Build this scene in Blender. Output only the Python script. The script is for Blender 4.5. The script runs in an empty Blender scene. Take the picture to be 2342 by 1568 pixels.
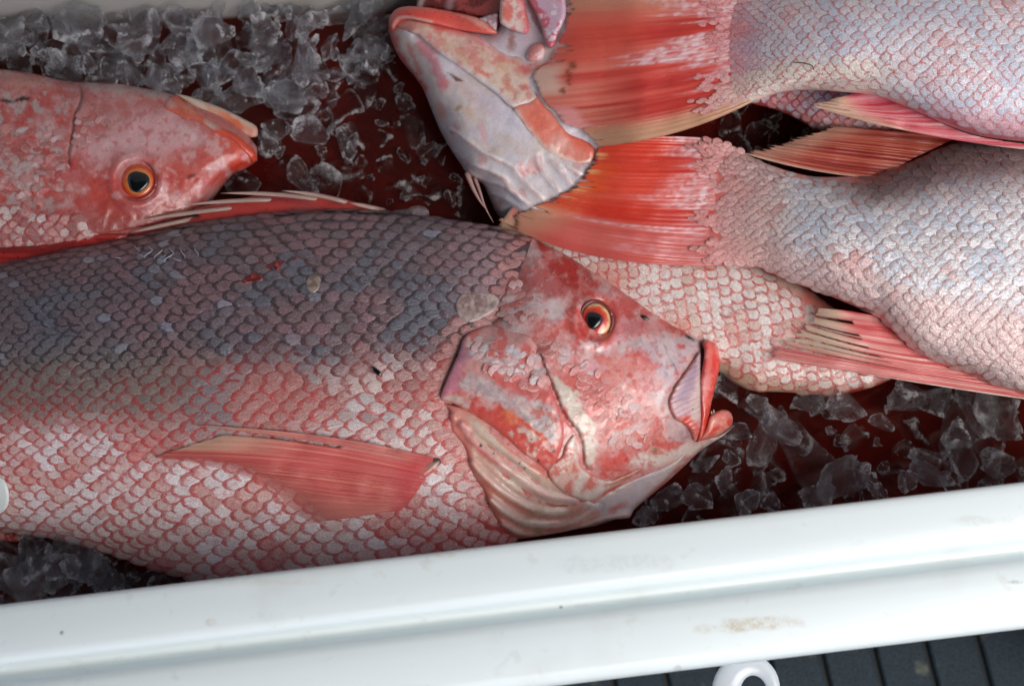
import bpy, math, random
import numpy as np
from mathutils import Matrix, Vector
from mathutils.geometry import delaunay_2d_cdt

# ------------------------------------------------------------------ camera, sky, sun, exposure
sc = bpy.context.scene
COL = sc.collection
U = 0.00036            # one layout unit in metres
FW, FH = 2342.0, 1568.0
CAMD = 1.25
TILT = math.radians(13.0)
CAM = np.array([0.0, -CAMD * math.sin(TILT), CAMD * math.cos(TILT)])
FWD = np.array([0.0, math.sin(TILT), -math.cos(TILT)])
UP = np.array([0.0, math.cos(TILT), math.sin(TILT)])
cam_d = bpy.data.cameras.new('camera')
cam = bpy.data.objects.new('camera', cam_d)
COL.objects.link(cam)
cam.location = CAM
cam.rotation_euler = (TILT, 0, 0)
cam_d.sensor_width = 36
cam_d.lens = 18.0 / (FW * U / 2 / CAMD)
cam_d.clip_start = 0.05
cam_d.clip_end = 100
cam_d.dof.use_dof = True
cam_d.dof.focus_distance = 1.235
cam_d.dof.aperture_fstop = 4.5
sc.camera = cam

world = bpy.data.worlds.new('World')
sc.world = world
world.use_nodes = True
wn = world.node_tree
for n in list(wn.nodes):
    wn.nodes.remove(n)
w_out = wn.nodes.new('ShaderNodeOutputWorld')
w_bg = wn.nodes.new('ShaderNodeBackground')
w_sky = wn.nodes.new('ShaderNodeTexSky')
w_sky.sky_type = 'NISHITA'
w_sky.sun_disc = False
SUN_EL, SUN_AZ = math.radians(58), math.radians(128)     # azimuth clockwise from +Y
w_sky.sun_elevation = SUN_EL
w_sky.sun_rotation = SUN_AZ
w_sky.air_density = 1.0
w_sky.dust_density = 3.0
w_sky.ozone_density = 1.0
w_bg.inputs['Strength'].default_value = 0.12
wn.links.new(w_sky.outputs[0], w_bg.inputs['Color'])
wn.links.new(w_bg.outputs[0], w_out.inputs['Surface'])

sun_d = bpy.data.lights.new('sun', 'SUN')
sun = bpy.data.objects.new('sun', sun_d)
COL.objects.link(sun)
sun_d.energy = 1.5
sun_d.angle = math.radians(48)
sun_d.color = (1.0, 0.96, 0.9)
sd = Vector((math.sin(SUN_AZ) * math.cos(SUN_EL), math.cos(SUN_AZ) * math.cos(SUN_EL), math.sin(SUN_EL)))
sun.rotation_euler = sd.to_track_quat('Z', 'Y').to_euler()

sc.view_settings.view_transform = 'Standard'
sc.view_settings.look = 'None'
sc.view_settings.exposure = 0.72
sc.view_settings.gamma = 1.0
sc.view_settings.use_curve_mapping = False
sc.render.engine = 'CYCLES'
sc.cycles.use_denoising = True
sc.cycles.max_bounces = 10
sc.cycles.transmission_bounces = 8
sc.cycles.transparent_max_bounces = 12
sc.cycles.caustics_reflective = False
sc.cycles.caustics_refractive = True
sc.cycles.blur_glossy = 1.0

# ------------------------------------------------------------------ helpers: layout, noise, paint
rng = np.random.default_rng(11)
random.seed(11)

def P(x, y, z):
    """layout point (x right, y down on the reference plane, z height; all in layout units) -> world metres"""
    x = np.asarray(x, float); y = np.asarray(y, float); z = np.asarray(z, float)
    ax = (x - FW / 2) * U / CAMD
    ay = -(y - FH / 2) * U / CAMD
    dx = ax
    dy = FWD[1] + UP[1] * ay
    dz = FWD[2] + UP[2] * ay
    k = (z * U - CAM[2]) / dz
    return np.stack([CAM[0] + dx * k, CAM[1] + dy * k, z * U + 0 * k], -1)

def rgb(r, g, b):
    a = np.array([r, g, b], float) / 255.0
    return np.where(a <= 0.04045, a / 12.92, ((a + 0.055) / 1.055) ** 2.4)

def sm(a, b, x):
    t = np.clip((np.asarray(x, float) - a) / (b - a), 0, 1)
    return t * t * (3 - 2 * t)

def _hash(ix, iy, seed):
    h = (ix * 374761393 + iy * 668265263 + seed * 974711) & 0xFFFFFFFF
    h = ((h ^ (h >> 13)) * 1274126177) & 0xFFFFFFFF
    h = ((h ^ (h >> 16)) * 2246822519) & 0xFFFFFFFF
    return ((h >> 8) & 0xFFFF) / 65535.0

def vnoise(x, y, seed=0):
    x = np.asarray(x, float); y = np.asarray(y, float)
    ix = np.floor(x).astype(np.int64); iy = np.floor(y).astype(np.int64)
    fx = x - ix; fy = y - iy
    fx = fx * fx * fx * (fx * (fx * 6 - 15) + 10); fy = fy * fy * fy * (fy * (fy * 6 - 15) + 10)
    a = _hash(ix, iy, seed); b = _hash(ix + 1, iy, seed)
    c = _hash(ix, iy + 1, seed); d = _hash(ix + 1, iy + 1, seed)
    return (a * (1 - fx) + b * fx) * (1 - fy) + (c * (1 - fx) + d * fx) * fy

def fbm(x, y, scale, seed=0, oct=4):
    """-1..1"""
    s = 0.0; a = 1.0; t = 0.0; f = 1.0 / scale
    x = np.asarray(x, float); y = np.asarray(y, float)
    for o in range(oct):
        cx = x * 0.8 - y * 0.6; cy = x * 0.6 + y * 0.8
        x, y = cx, cy
        s = s + a * (vnoise(x * f + 13.7 * o, y * f - 7.1 * o, seed + o * 17) * 2 - 1)
        t += a; a *= 0.55; f *= 2.03
    return s / t * 1.5

def dline(x, y, pts):
    """distance to a polyline and the parameter 0..1 along it"""
    pts = np.asarray(pts, float)
    best = np.full(x.shape, 1e9); par = np.zeros(x.shape)
    seg = np.linalg.norm(np.diff(pts, axis=0), axis=1); tot = seg.sum(); acc = 0.0
    for i in range(len(pts) - 1):
        ax, ay = pts[i]; bx, by = pts[i + 1]
        vx, vy = bx - ax, by - ay; l2 = vx * vx + vy * vy + 1e-9
        t = np.clip(((x - ax) * vx + (y - ay) * vy) / l2, 0, 1)
        d = np.hypot(x - ax - t * vx, y - ay - t * vy)
        m = d < best
        best = np.where(m, d, best); par = np.where(m, (acc + t * seg[i]) / tot, par)
        acc += seg[i]
    return best, par

def sdpoly(x, y, pts):
    """signed distance, positive inside"""
    pts = np.asarray(pts, float)
    n = len(pts); ins = np.zeros(x.shape, bool)
    d, _ = dline(x, y, np.vstack([pts, pts[:1]]))
    for i in range(n):
        ax, ay = pts[i]; bx, by = pts[(i + 1) % n]
        if ay == by:
            continue
        c = ((ay > y) != (by > y)) & (x < (bx - ax) * (y - ay) / (by - ay) + ax)
        ins ^= c
    return np.where(ins, d, -d)

def spline(pts, n=12, closed=False):
    """Catmull-Rom through 2D (or nD) points"""
    p = np.asarray(pts, float); m = len(p); out = []
    rngi = range(m) if closed else range(m - 1)
    for i in rngi:
        if closed:
            p0, p1, p2, p3 = p[(i - 1) % m], p[i], p[(i + 1) % m], p[(i + 2) % m]
        else:
            p1, p2 = p[i], p[i + 1]
            p0 = p[i - 1] if i > 0 else 2 * p1 - p2
            p3 = p[i + 2] if i + 2 < m else 2 * p2 - p1
        d1 = max(np.linalg.norm(p2 - p1), 1e-6)
        s1 = min(1.0, d1 / max(np.linalg.norm(p1 - p0), 1e-6) * 1.0) if True else 1
        s2 = min(1.0, d1 / max(np.linalg.norm(p3 - p2), 1e-6) * 1.0)
        m1 = (p2 - p0) * 0.5 * s1; m2 = (p3 - p1) * 0.5 * s2
        for k in range(n):
            t = k / n
            h = [2 * t**3 - 3 * t**2 + 1, t**3 - 2 * t**2 + t, -2 * t**3 + 3 * t**2, t**3 - t**2]
            out.append(h[0] * p1 + h[1] * m1 + h[2] * p2 + h[3] * m2)
    if not closed:
        out.append(p[-1])
    return np.array(out)

def resample(poly, step, closed=False):
    p = np.asarray(poly, float)
    if closed:
        p = np.vstack([p, p[:1]])
    s = np.concatenate([[0], np.cumsum(np.linalg.norm(np.diff(p, axis=0), axis=1))])
    n = max(4, int(round(s[-1] / step)))
    q = np.linspace(0, s[-1], n + 1)
    r = np.stack([np.interp(q, s, p[:, k]) for k in range(p.shape[1])], -1)
    return r[:-1] if closed else r

def curve_x(pts):
    """smooth y(x) through points sorted by x"""
    p = np.asarray(pts, float)
    s = spline(p, 14)
    xs = np.maximum.accumulate(s[:, 0] + np.arange(len(s)) * 1e-6)
    return lambda x: np.interp(x, xs, s[:, 1])

def tps(ctrl):
    c = np.asarray(ctrl, float); n = len(c)
    xy = c[:, :2] / 300.0
    def K(d2):
        return np.where(d2 > 1e-12, 0.5 * d2 * np.log(np.maximum(d2, 1e-12)), 0.0)
    A = np.zeros((n + 3, n + 3))
    d2 = ((xy[:, None] - xy[None]) ** 2).sum(-1)
    A[:n, :n] = K(d2) + np.eye(n) * 0.004
    A[:n, n] = 1; A[:n, n + 1:] = xy
    A[n, :n] = 1; A[n + 1:, :n] = xy.T
    w = np.linalg.solve(A, np.concatenate([c[:, 2], np.zeros(3)]))
    def f(x, y):
        x = np.asarray(x, float) / 300.0; y = np.asarray(y, float) / 300.0
        r = w[n] + w[n + 1] * x + w[n + 2] * y
        for i in range(n):
            r = r + w[i] * K((x - xy[i, 0]) ** 2 + (y - xy[i, 1]) ** 2)
        return r
    return f

def zoomed(x0, y0, x1, wout):
    k = (x1 - x0) / wout
    def f(*pts):
        return [((x0 + px * k) * FW / 2560.0, (y0 + py * k) * FW / 2560.0) for px, py in pts]
    return f
Z1 = zoomed(0, 0, 1000, 2340)          # conversions from measuring enlargements of the layout
Z2 = zoomed(900, 0, 1900, 2340)
Z3 = zoomed(1560, 0, 2560, 2340)
Z4 = zoomed(0, 450, 1000, 2340)
Z5 = zoomed(1000, 600, 1900, 1764)
Z7 = zoomed(1560, 900, 2560, 1926)
Z8 = zoomed(1560, 500, 2560, 2342)
Y1 = zoomed(960, 0, 1560, 2340)
Y2 = zoomed(1100, 300, 1700, 2340)
Y3 = zoomed(0, 120, 660, 2070)
Y4 = zoomed(1050, 900, 1650, 2002)
Y5 = zoomed(1400, 680, 1860, 1639)
Y6 = zoomed(1800, 200, 2560, 2342)
Y7 = zoomed(300, 1000, 1200, 2342)

class Paint:
    """albedo painter: mostly pigment, blood, dirt; a few spots also hold painted shade"""
    def __init__(s, x, y, base, seed=0):
        s.x = np.asarray(x, float); s.y = np.asarray(y, float)
        s.c = np.tile(np.asarray(base, float), (len(s.x), 1)); s.seed = seed
        s.a = np.ones(len(s.x))
    def mix(s, col, m):
        m = np.clip(m, 0, 1)[:, None]
        s.c = s.c * (1 - m) + np.asarray(col) * m
        return s
    def warp(s, amp, scale, k=0):
        if amp == 0:
            return s.x, s.y
        return (s.x + amp * fbm(s.x, s.y, scale, s.seed + 31 + k, 3), s.y + amp * fbm(s.x, s.y, scale, s.seed + 57 + k, 3))
    def poly(s, col, pts, soft=4, amp=8, scale=25, k=0, a=1.0):
        x, y = s.warp(amp, scale, k)
        return s.mix(col, a * sm(-soft, soft, sdpoly(x, y, pts)))
    def blob(s, col, cx, cy, rx, ry=None, rot=0, soft=0.3, amp=5, scale=18, k=0, a=1.0):
        ry = ry or rx
        x, y = s.warp(amp, scale, k)
        c, sn = math.cos(math.radians(rot)), math.sin(math.radians(rot))
        u = ((x - cx) * c + (y - cy) * sn) / rx; v = (-(x - cx) * sn + (y - cy) * c) / ry
        return s.mix(col, a * (1 - sm(1 - soft, 1 + soft, np.hypot(u, v))))
    def line(s, col, pts, w, soft=0.6, amp=2, scale=15, k=0, a=1.0, taper=False):
        x, y = s.warp(amp, scale, k)
        d, t = dline(x, y, spline(pts, 6) if len(pts) > 2 else pts)
        ww = w * (np.sin(np.pi * np.clip(t, 0.02, 0.98)) ** 0.5 if taper else 1.0)
        return s.mix(col, a * (1 - sm(ww * (1 - soft), ww * (1 + soft), d)))
    def mottle(s, col, scale, thr, soft=0.08, k=0, a=1.0, mask=1.0, sx=1.0, sy=1.0, oct=4):
        n = fbm(s.x / sx, s.y / sy, scale, s.seed + 101 + k, oct)
        return s.mix(col, a * mask * sm(thr - soft, thr + soft, n))
    def grain(s, amp=0.1, scale=5, k=0):
        n = fbm(s.x, s.y, scale, s.seed + 211 + k, 3)
        s.c = np.clip(s.c * (1 + amp * n[:, None]), 0.001, 0.95)
        return s

# ------------------------------------------------------------------ helpers: objects
def link(o):
    COL.objects.link(o)
    return o

def thing(name, label, cat, at, group=None):
    o = link(bpy.data.objects.new(name, None))
    o.empty_display_size = 0.02
    w = P(*at)
    o.location = w
    o['label'] = label; o['category'] = cat
    if group:
        o['group'] = group
    return o

def put(o, parent):
    if parent is not None:
        o.parent = parent
        o.matrix_parent_inverse = WORLD_OF(parent).inverted()
    return o

def WORLD_OF(o):
    m = o.matrix_basis.copy()
    if o.parent is not None:
        m = WORLD_OF(o.parent) @ o.matrix_parent_inverse @ m
    return m

def mesh_obj(name, verts, faces, mat, parent=None, col=None, edge=None, smooth=True, loc=None):
    me = bpy.data.meshes.new(name)
    me.from_pydata(np.asarray(verts).tolist(), [], [tuple(int(i) for i in f) for f in faces])
    if col is not None:
        c = np.asarray(col)
        if c.shape[1] == 3:
            c = np.concatenate([c, np.ones((len(c), 1))], 1)
        at = me.color_attributes.new('Col', 'FLOAT_COLOR', 'POINT')
        at.data.foreach_set('color', c.astype(np.float32).ravel())
    if edge is not None:
        at = me.attributes.new('edge', 'FLOAT', 'POINT')
        at.data.foreach_set('value', np.asarray(edge, np.float32))
    if loc is not None:
        at = me.attributes.new('loc', 'FLOAT_VECTOR', 'POINT')
        at.data.foreach_set('vector', np.asarray(loc, np.float32).ravel())
    if smooth:
        me.polygons.foreach_set('use_smooth', np.ones(len(me.polygons), bool))
    me.materials.append(mat)
    me.update()
    o = link(bpy.data.objects.new(name, me))
    return put(o, parent)

def kind(o, k):
    o['kind'] = k
    return o

def tag(o, label, cat, group=None):
    o['label'] = label; o['category'] = cat
    if group:
        o['group'] = group
    return o

def relief(name, outline, zf, paint, mat, parent, step=5.0, rnd=(14, 14), thick=22, n=8, smooth=True):
    """a solid piece with the given outline, a rounded top following zf, side walls and an underside"""
    out = resample(spline(outline, n, True) if smooth else outline, step, True)
    x0, y0 = out.min(0); x1, y1 = out.max(0)
    xs = np.arange(x0, x1, step); ys = np.arange(y0, y1, step * 0.866)
    gx, gy = np.meshgrid(xs, ys)
    gx = gx + (np.arange(len(ys)) % 2)[:, None] * step * 0.5
    gx = gx.ravel(); gy = gy.ravel()
    m = sdpoly(gx, gy, out) > step * 0.55
    pts = np.vstack([out, np.stack([gx[m], gy[m]], -1)])
    nb = len(out)
    vv, ee, ff, ov, oe, of = delaunay_2d_cdt([Vector(p) for p in pts], [(i, (i + 1) % nb) for i in range(nb)], [], 1, 1e-4)
    q = np.array([[v[0], v[1]] for v in vv])
    d = sdpoly(q[:, 0], q[:, 1], out)
    r, dep = rnd
    e = 1 - np.clip(d / r, 0, 1)
    z = zf(q[:, 0], q[:, 1]) - dep * (1 - np.sqrt(np.clip(1 - e * e, 0, 1)))
    bi = [i for i, o_ in enumerate(ov) if any(k < nb for k in o_)]
    order = {}
    for i in bi:
        for k in ov[i]:
            if k < nb:
                order[k] = i
    ring = [order[k] for k in range(nb) if k in order]
    top = P(q[:, 0], q[:, 1], z)
    bot = P(q[ring, 0], q[ring, 1], z[ring] - thick)
    nv = len(q)
    def ccw(f):
        a, b, c = q[f[0]], q[f[1]], q[f[2]]
        return (b[0] - a[0]) * (c[1] - a[1]) - (b[1] - a[1]) * (c[0] - a[0])
    faces = [tuple(f) if ccw(f) < 0 else tuple(reversed(f)) for f in ff]
    ar = 0.5 * np.sum(q[ring, 0] * np.roll(q[ring, 1], -1) - np.roll(q[ring, 0], -1) * q[ring, 1])
    nr = len(ring)
    for k in range(nr):
        a, b = ring[k], ring[(k + 1) % nr]
        c, dd = nv + (k + 1) % nr, nv + k
        faces.append((a, b, c, dd) if ar > 0 else (b, a, dd, c))
    faces.append(tuple(range(nv, nv + nr)) if ar > 0 else tuple(range(nv + nr - 1, nv - 1, -1)))
    qq = np.vstack([q, q[ring]])
    pc = paint(qq[:, 0], qq[:, 1])
    col = pc.c if isinstance(pc, Paint) else pc
    return mesh_obj(name, np.vstack([top, bot]), faces, mat, parent, col)

def frames(pts):
    pts = np.asarray(pts, float)
    t = np.gradient(pts, axis=0)
    t /= np.linalg.norm(t, axis=1)[:, None] + 1e-12
    up = np.array([0.0, 0.0, 1.0])
    b = np.cross(t, up)
    bn = np.linalg.norm(b, axis=1)
    b[bn < 1e-3] = (1, 0, 0)
    b /= np.linalg.norm(b, axis=1)[:, None]
    nn = np.cross(b, t)
    return t, b, nn

def tube(name, pts_w, rad, mat, parent=None, col=None, seg=6, flat=1.0):
    """tapered rod along world points, rad in metres"""
    pts_w = np.asarray(pts_w, float); n = len(pts_w)
    rad = np.broadcast_to(np.asarray(rad, float), (n,))
    t, b, nn = frames(pts_w)
    vs = []; cs = []
    for i in range(n):
        for k in range(seg):
            a = 2 * math.pi * k / seg
            vs.append(pts_w[i] + rad[i] * (math.cos(a) * b[i] + flat * math.sin(a) * nn[i]))
            if col is not None:
                cs.append(col[i] if np.ndim(col) == 2 else col)
    fs = []
    for i in range(n - 1):
        for k in range(seg):
            fs.append((i * seg + k, i * seg + (k + 1) % seg, (i + 1) * seg + (k + 1) % seg, (i + 1) * seg + k))
    fs.append(tuple(range(seg - 1, -1, -1))); fs.append(tuple(range((n - 1) * seg, n * seg)))
    fs = [tuple(reversed(f)) for f in fs]
    return mesh_obj(name, vs, fs, mat, parent, cs if col is not None else None)

# ------------------------------------------------------------------ materials
def new_mat(name):
    m = bpy.data.materials.new(name)
    m.use_nodes = True
    nt = m.node_tree
    for n in list(nt.nodes):
        nt.nodes.remove(n)
    out = nt.nodes.new('ShaderNodeOutputMaterial')
    return m, nt, out

def N(nt, typ, **kw):
    n = nt.nodes.new(typ)
    for k, v in kw.items():
        if k.startswith('i_'):
            key = k[2:].replace('_', ' ')
            n.inputs[int(key) if key.isdigit() else key].default_value = v
        else:
            setattr(n, k, v)
    return n

def ramp(nt, a, b, src):
    n = N(nt, 'ShaderNodeMapRange')
    n.interpolation_type = 'SMOOTHSTEP'
    n.inputs['From Min'].default_value = a; n.inputs['From Max'].default_value = b
    nt.links.new(src, n.inputs['Value'])
    return n.outputs[0]

def mixc(nt, fac, a, b, blend='MIX'):
    n = N(nt, 'ShaderNodeMix', data_type='RGBA', blend_type=blend)
    for s, v in ((n.inputs[0], fac), (n.inputs[6], a), (n.inputs[7], b)):
        if isinstance(v, (int, float)):
            s.default_value = v
        elif isinstance(v, (tuple, list, np.ndarray)):
            s.default_value = (*[float(q) for q in v[:3]], 1)
        else:
            nt.links.new(v, s)
    return n.outputs[2]

def mathn(nt, op, a, b=0.0):
    n = N(nt, 'ShaderNodeMath', operation=op)
    for s, v in ((n.inputs[0], a), (n.inputs[1], b)):
        if isinstance(v, (int, float)):
            s.default_value = v
        else:
            nt.links.new(v, s)
    return n.outputs[0]

def noise(nt, scale, detail=3, rough=0.55, vec=None, dist=0.0):
    n = N(nt, 'ShaderNodeTexNoise')
    n.inputs['Scale'].default_value = scale; n.inputs['Detail'].default_value = detail
    n.inputs['Roughness'].default_value = rough; n.inputs['Distortion'].default_value = dist
    if vec is None:
        g = N(nt, 'ShaderNodeNewGeometry'); vec = g.outputs['Position']
    nt.links.new(vec, n.inputs['Vector'])
    return n.outputs['Fac']

def skin_mat(name, rough=0.36, coat=0.6, sss=0.12, bump=0.25, bscale=700, metal=0.0, grain=0.16, alpha=False, spec=0.5):
    m, nt, out = new_mat(name)
    at = N(nt, 'ShaderNodeAttribute', attribute_name='Col')
    n1 = noise(nt, 900, 4)
    n2 = noise(nt, 260, 3)
    v = mathn(nt, 'ADD', mathn(nt, 'MULTIPLY', ramp(nt, 0.3, 0.7, n1), grain), 1 - grain * 0.5)
    c = mixc(nt, 1.0, at.outputs['Color'], v, 'MULTIPLY')
    b = N(nt, 'ShaderNodeBsdfPrincipled')
    nt.links.new(c, b.inputs['Base Color'])
    nt.links.new(mathn(nt, 'ADD', mathn(nt, 'MULTIPLY', ramp(nt, 0.3, 0.75, n2), 0.22), rough - 0.1), b.inputs['Roughness'])
    b.inputs['Specular IOR Level'].default_value = spec
    b.inputs['Coat Weight'].default_value = coat
    b.inputs['Coat Roughness'].default_value = 0.13
    b.inputs['Metallic'].default_value = metal
    b.inputs['Subsurface Weight'].default_value = sss
    b.inputs['Subsurface Radius'].default_value = (0.006, 0.002, 0.0015)
    b.inputs['Subsurface Scale'].default_value = 0.7
    if bump:
        n3 = noise(nt, bscale, 4, 0.6)
        bp = N(nt, 'ShaderNodeBump')
        bp.inputs['Strength'].default_value = bump
        bp.inputs['Distance'].default_value = 0.0009
        nt.links.new(n3, bp.inputs['Height'])
        nt.links.new(bp.outputs[0], b.inputs['Normal'])
        nt.links.new(bp.outputs[0], b.inputs['Coat Normal'])
    if alpha:
        nt.links.new(at.outputs['Alpha'], b.inputs['Alpha'])
    nt.links.new(b.outputs[0], out.inputs['Surface'])
    return m

def scale_mat(name, per_object, metal=0.08, rough=0.33, rim_lo=rgb(48, 36, 40), rim_hi=rgb(190, 66, 66), e0=0.40, e1=0.74, red_in=0.6, coat=0.6):
    """thin wet scale: pearly middle in its own colour, pigmented free rim, fan-like ridges"""
    m, nt, out = new_mat(name)
    if per_object:
        oi = N(nt, 'ShaderNodeObjectInfo')
        colr, alp = oi.outputs['Color'], oi.outputs['Alpha']
    else:
        at = N(nt, 'ShaderNodeAttribute', attribute_name='Col')
        colr, alp = at.outputs['Color'], at.outputs['Alpha']
    ed = N(nt, 'ShaderNodeAttribute', attribute_name='edge').outputs['Fac']
    lc = N(nt, 'ShaderNodeAttribute', attribute_name='loc').outputs['Vector']
    sx = N(nt, 'ShaderNodeSeparateXYZ'); nt.links.new(lc, sx.inputs[0])
    ang = mathn(nt, 'DIVIDE', sx.outputs[1], mathn(nt, 'ADD', sx.outputs[0], 1.7))
    g = N(nt, 'ShaderNodeNewGeometry').outputs['Position']
    sp = N(nt, 'ShaderNodeSeparateXYZ'); nt.links.new(g, sp.inputs[0])
    cv = N(nt, 'ShaderNodeCombineXYZ')
    nt.links.new(mathn(nt, 'MULTIPLY', ang, 26.0), cv.inputs[0])
    nt.links.new(mathn(nt, 'MULTIPLY', sp.outputs[0], 70.0), cv.inputs[1])
    nt.links.new(mathn(nt, 'MULTIPLY', sp.outputs[1], 70.0), cv.inputs[2])
    streak = noise(nt, 1.0, 2, 0.5, cv.outputs[0])
    n1 = noise(nt, 420, 4, 0.62, g)
    n2 = noise(nt, 75, 3, 0.55, g)
    n3 = noise(nt, 1500, 2, 0.5, g)
    n4 = noise(nt, 190, 3, 0.6, g, 0.5)
    def cen(v, k):
        return mathn(nt, 'MULTIPLY', mathn(nt, 'SUBTRACT', v, 0.5), k)
    e = mathn(nt, 'ADD', ed, cen(n1, 0.5))
    e = mathn(nt, 'ADD', e, cen(n2, 0.55))
    e = mathn(nt, 'ADD', e, cen(streak, 0.6))
    em = ramp(nt, e0, e1, e)
    rim = mixc(nt, alp, rim_lo, rim_hi)
    rim = mixc(nt, ramp(nt, 0.4, 0.7, n4), rim, mixc(nt, 0.45, rim, colr))
    inred = mathn(nt, 'MULTIPLY', ramp(nt, 0.5, 0.66, mathn(nt, 'ADD', mathn(nt, 'MULTIPLY', n4, 0.6), mathn(nt, 'MULTIPLY', n2, 0.42))), red_in)
    mid = mixc(nt, inred, colr, rim)
    mid = mixc(nt, mathn(nt, 'MULTIPLY', ramp(nt, 0.52, 0.72, streak), 0.3), mid, rim)
    c = mixc(nt, mathn(nt, 'MULTIPLY', em, 0.85), mid, rim)
    n5 = noise(nt, 620, 3, 0.6, g, 0.3)
    c = mixc(nt, mathn(nt, 'MULTIPLY', ramp(nt, 0.58, 0.7, n5), 0.3), c, mixc(nt, 0.5, colr, (0.78, 0.74, 0.77)))  # random pale glint patches mixed into the scale colour
    c = mixc(nt, mathn(nt, 'MULTIPLY', ramp(nt, 0.44, 0.32, n5), 0.35), c, mixc(nt, 0.3, rim, (0.03, 0.02, 0.02)))
    c = mixc(nt, 1.0, c, mathn(nt, 'ADD', mathn(nt, 'MULTIPLY', ramp(nt, 0.3, 0.7, n3), 0.5), 0.75), 'MULTIPLY')
    b = N(nt, 'ShaderNodeBsdfPrincipled')
    nt.links.new(c, b.inputs['Base Color'])
    nt.links.new(mathn(nt, 'ADD', mathn(nt, 'MULTIPLY', n1, 0.4), rough - 0.18), b.inputs['Roughness'])
    b.inputs['Metallic'].default_value = metal
    b.inputs['Coat Weight'].default_value = coat
    b.inputs['Coat Roughness'].default_value = 0.09
    bp = N(nt, 'ShaderNodeBump')
    bp.inputs['Strength'].default_value = 0.6
    bp.inputs['Distance'].default_value = 0.0012
    nt.links.new(mathn(nt, 'ADD', n1, mathn(nt, 'MULTIPLY', streak, 0.7)), bp.inputs['Height'])
    nt.links.new(bp.outputs[0], b.inputs['Normal'])
    nt.links.new(bp.outputs[0], b.inputs['Coat Normal'])
    nt.links.new(b.outputs[0], out.inputs['Surface'])
    return m

def ice_mat(name='clear_ice'):
    m, nt, out = new_mat(name)
    tc = N(nt, 'ShaderNodeTexCoord')
    oi = N(nt, 'ShaderNodeObjectInfo')
    mp = N(nt, 'ShaderNodeVectorMath', operation='ADD')
    cb = N(nt, 'ShaderNodeCombineXYZ')
    nt.links.new(mathn(nt, 'MULTIPLY', oi.outputs['Random'], 37.0), cb.inputs[0])
    nt.links.new(tc.outputs['Object'], mp.inputs[0]); nt.links.new(cb.outputs[0], mp.inputs[1])
    v = mp.outputs[0]
    n1 = noise(nt, 1.6, 4, 0.6, v, 0.8)
    n2 = noise(nt, 5.0, 4, 0.65, v, 0.5)
    n3 = noise(nt, 16.0, 3, 0.6, v)
    g = N(nt, 'ShaderNodeBsdfPrincipled')
    g.inputs['Base Color'].default_value = (0.98, 0.985, 1, 1)
    g.inputs['Transmission Weight'].default_value = 1.0
    g.inputs['IOR'].default_value = 1.31
    nt.links.new(mathn(nt, 'MULTIPLY', ramp(nt, 0.5, 0.75, n1), 0.05), g.inputs['Roughness'])
    bp = N(nt, 'ShaderNodeBump')
    bp.inputs['Strength'].default_value = 0.35; bp.inputs['Distance'].default_value = 0.10
    nt.links.new(n2, bp.inputs['Height']); nt.links.new(bp.outputs[0], g.inputs['Normal'])
    d = N(nt, 'ShaderNodeBsdfPrincipled')
    d.inputs['Base Color'].default_value = (0.66, 0.66, 0.68, 1)
    d.inputs['Roughness'].default_value = 0.4
    tl = N(nt, 'ShaderNodeBsdfTranslucent'); tl.inputs['Color'].default_value = (0.7, 0.7, 0.72, 1)
    dm = N(nt, 'ShaderNodeMixShader'); dm.inputs[0].default_value = 0.5
    nt.links.new(d.outputs[0], dm.inputs[1]); nt.links.new(tl.outputs[0], dm.inputs[2])
    mx = N(nt, 'ShaderNodeMixShader')
    po = N(nt, 'ShaderNodeNewGeometry').outputs['Pointiness']
    frost = mathn(nt, 'MULTIPLY', mathn(nt, 'MULTIPLY', ramp(nt, 0.5, 0.62, n1), ramp(nt, 0.42, 0.62, n3)), 0.1)
    frost = mathn(nt, 'ADD', frost, mathn(nt, 'MULTIPLY', mathn(nt, 'MULTIPLY', ramp(nt, 0.53, 0.585, po), ramp(nt, 0.34, 0.58, n2)), 0.8))
    nt.links.new(mathn(nt, 'MINIMUM', frost, 0.8), mx.inputs[0])
    tr = N(nt, 'ShaderNodeBsdfTransparent'); tr.inputs['Color'].default_value = (0.97, 0.98, 1, 1)
    gm = N(nt, 'ShaderNodeMixShader'); gm.inputs[0].default_value = 0.56
    nt.links.new(g.outputs[0], gm.inputs[1]); nt.links.new(tr.outputs[0], gm.inputs[2])
    nt.links.new(gm.outputs[0], mx.inputs[1]); nt.links.new(dm.outputs[0], mx.inputs[2])
    nt.links.new(mx.outputs[0], out.inputs['Surface'])
    return m

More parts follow.
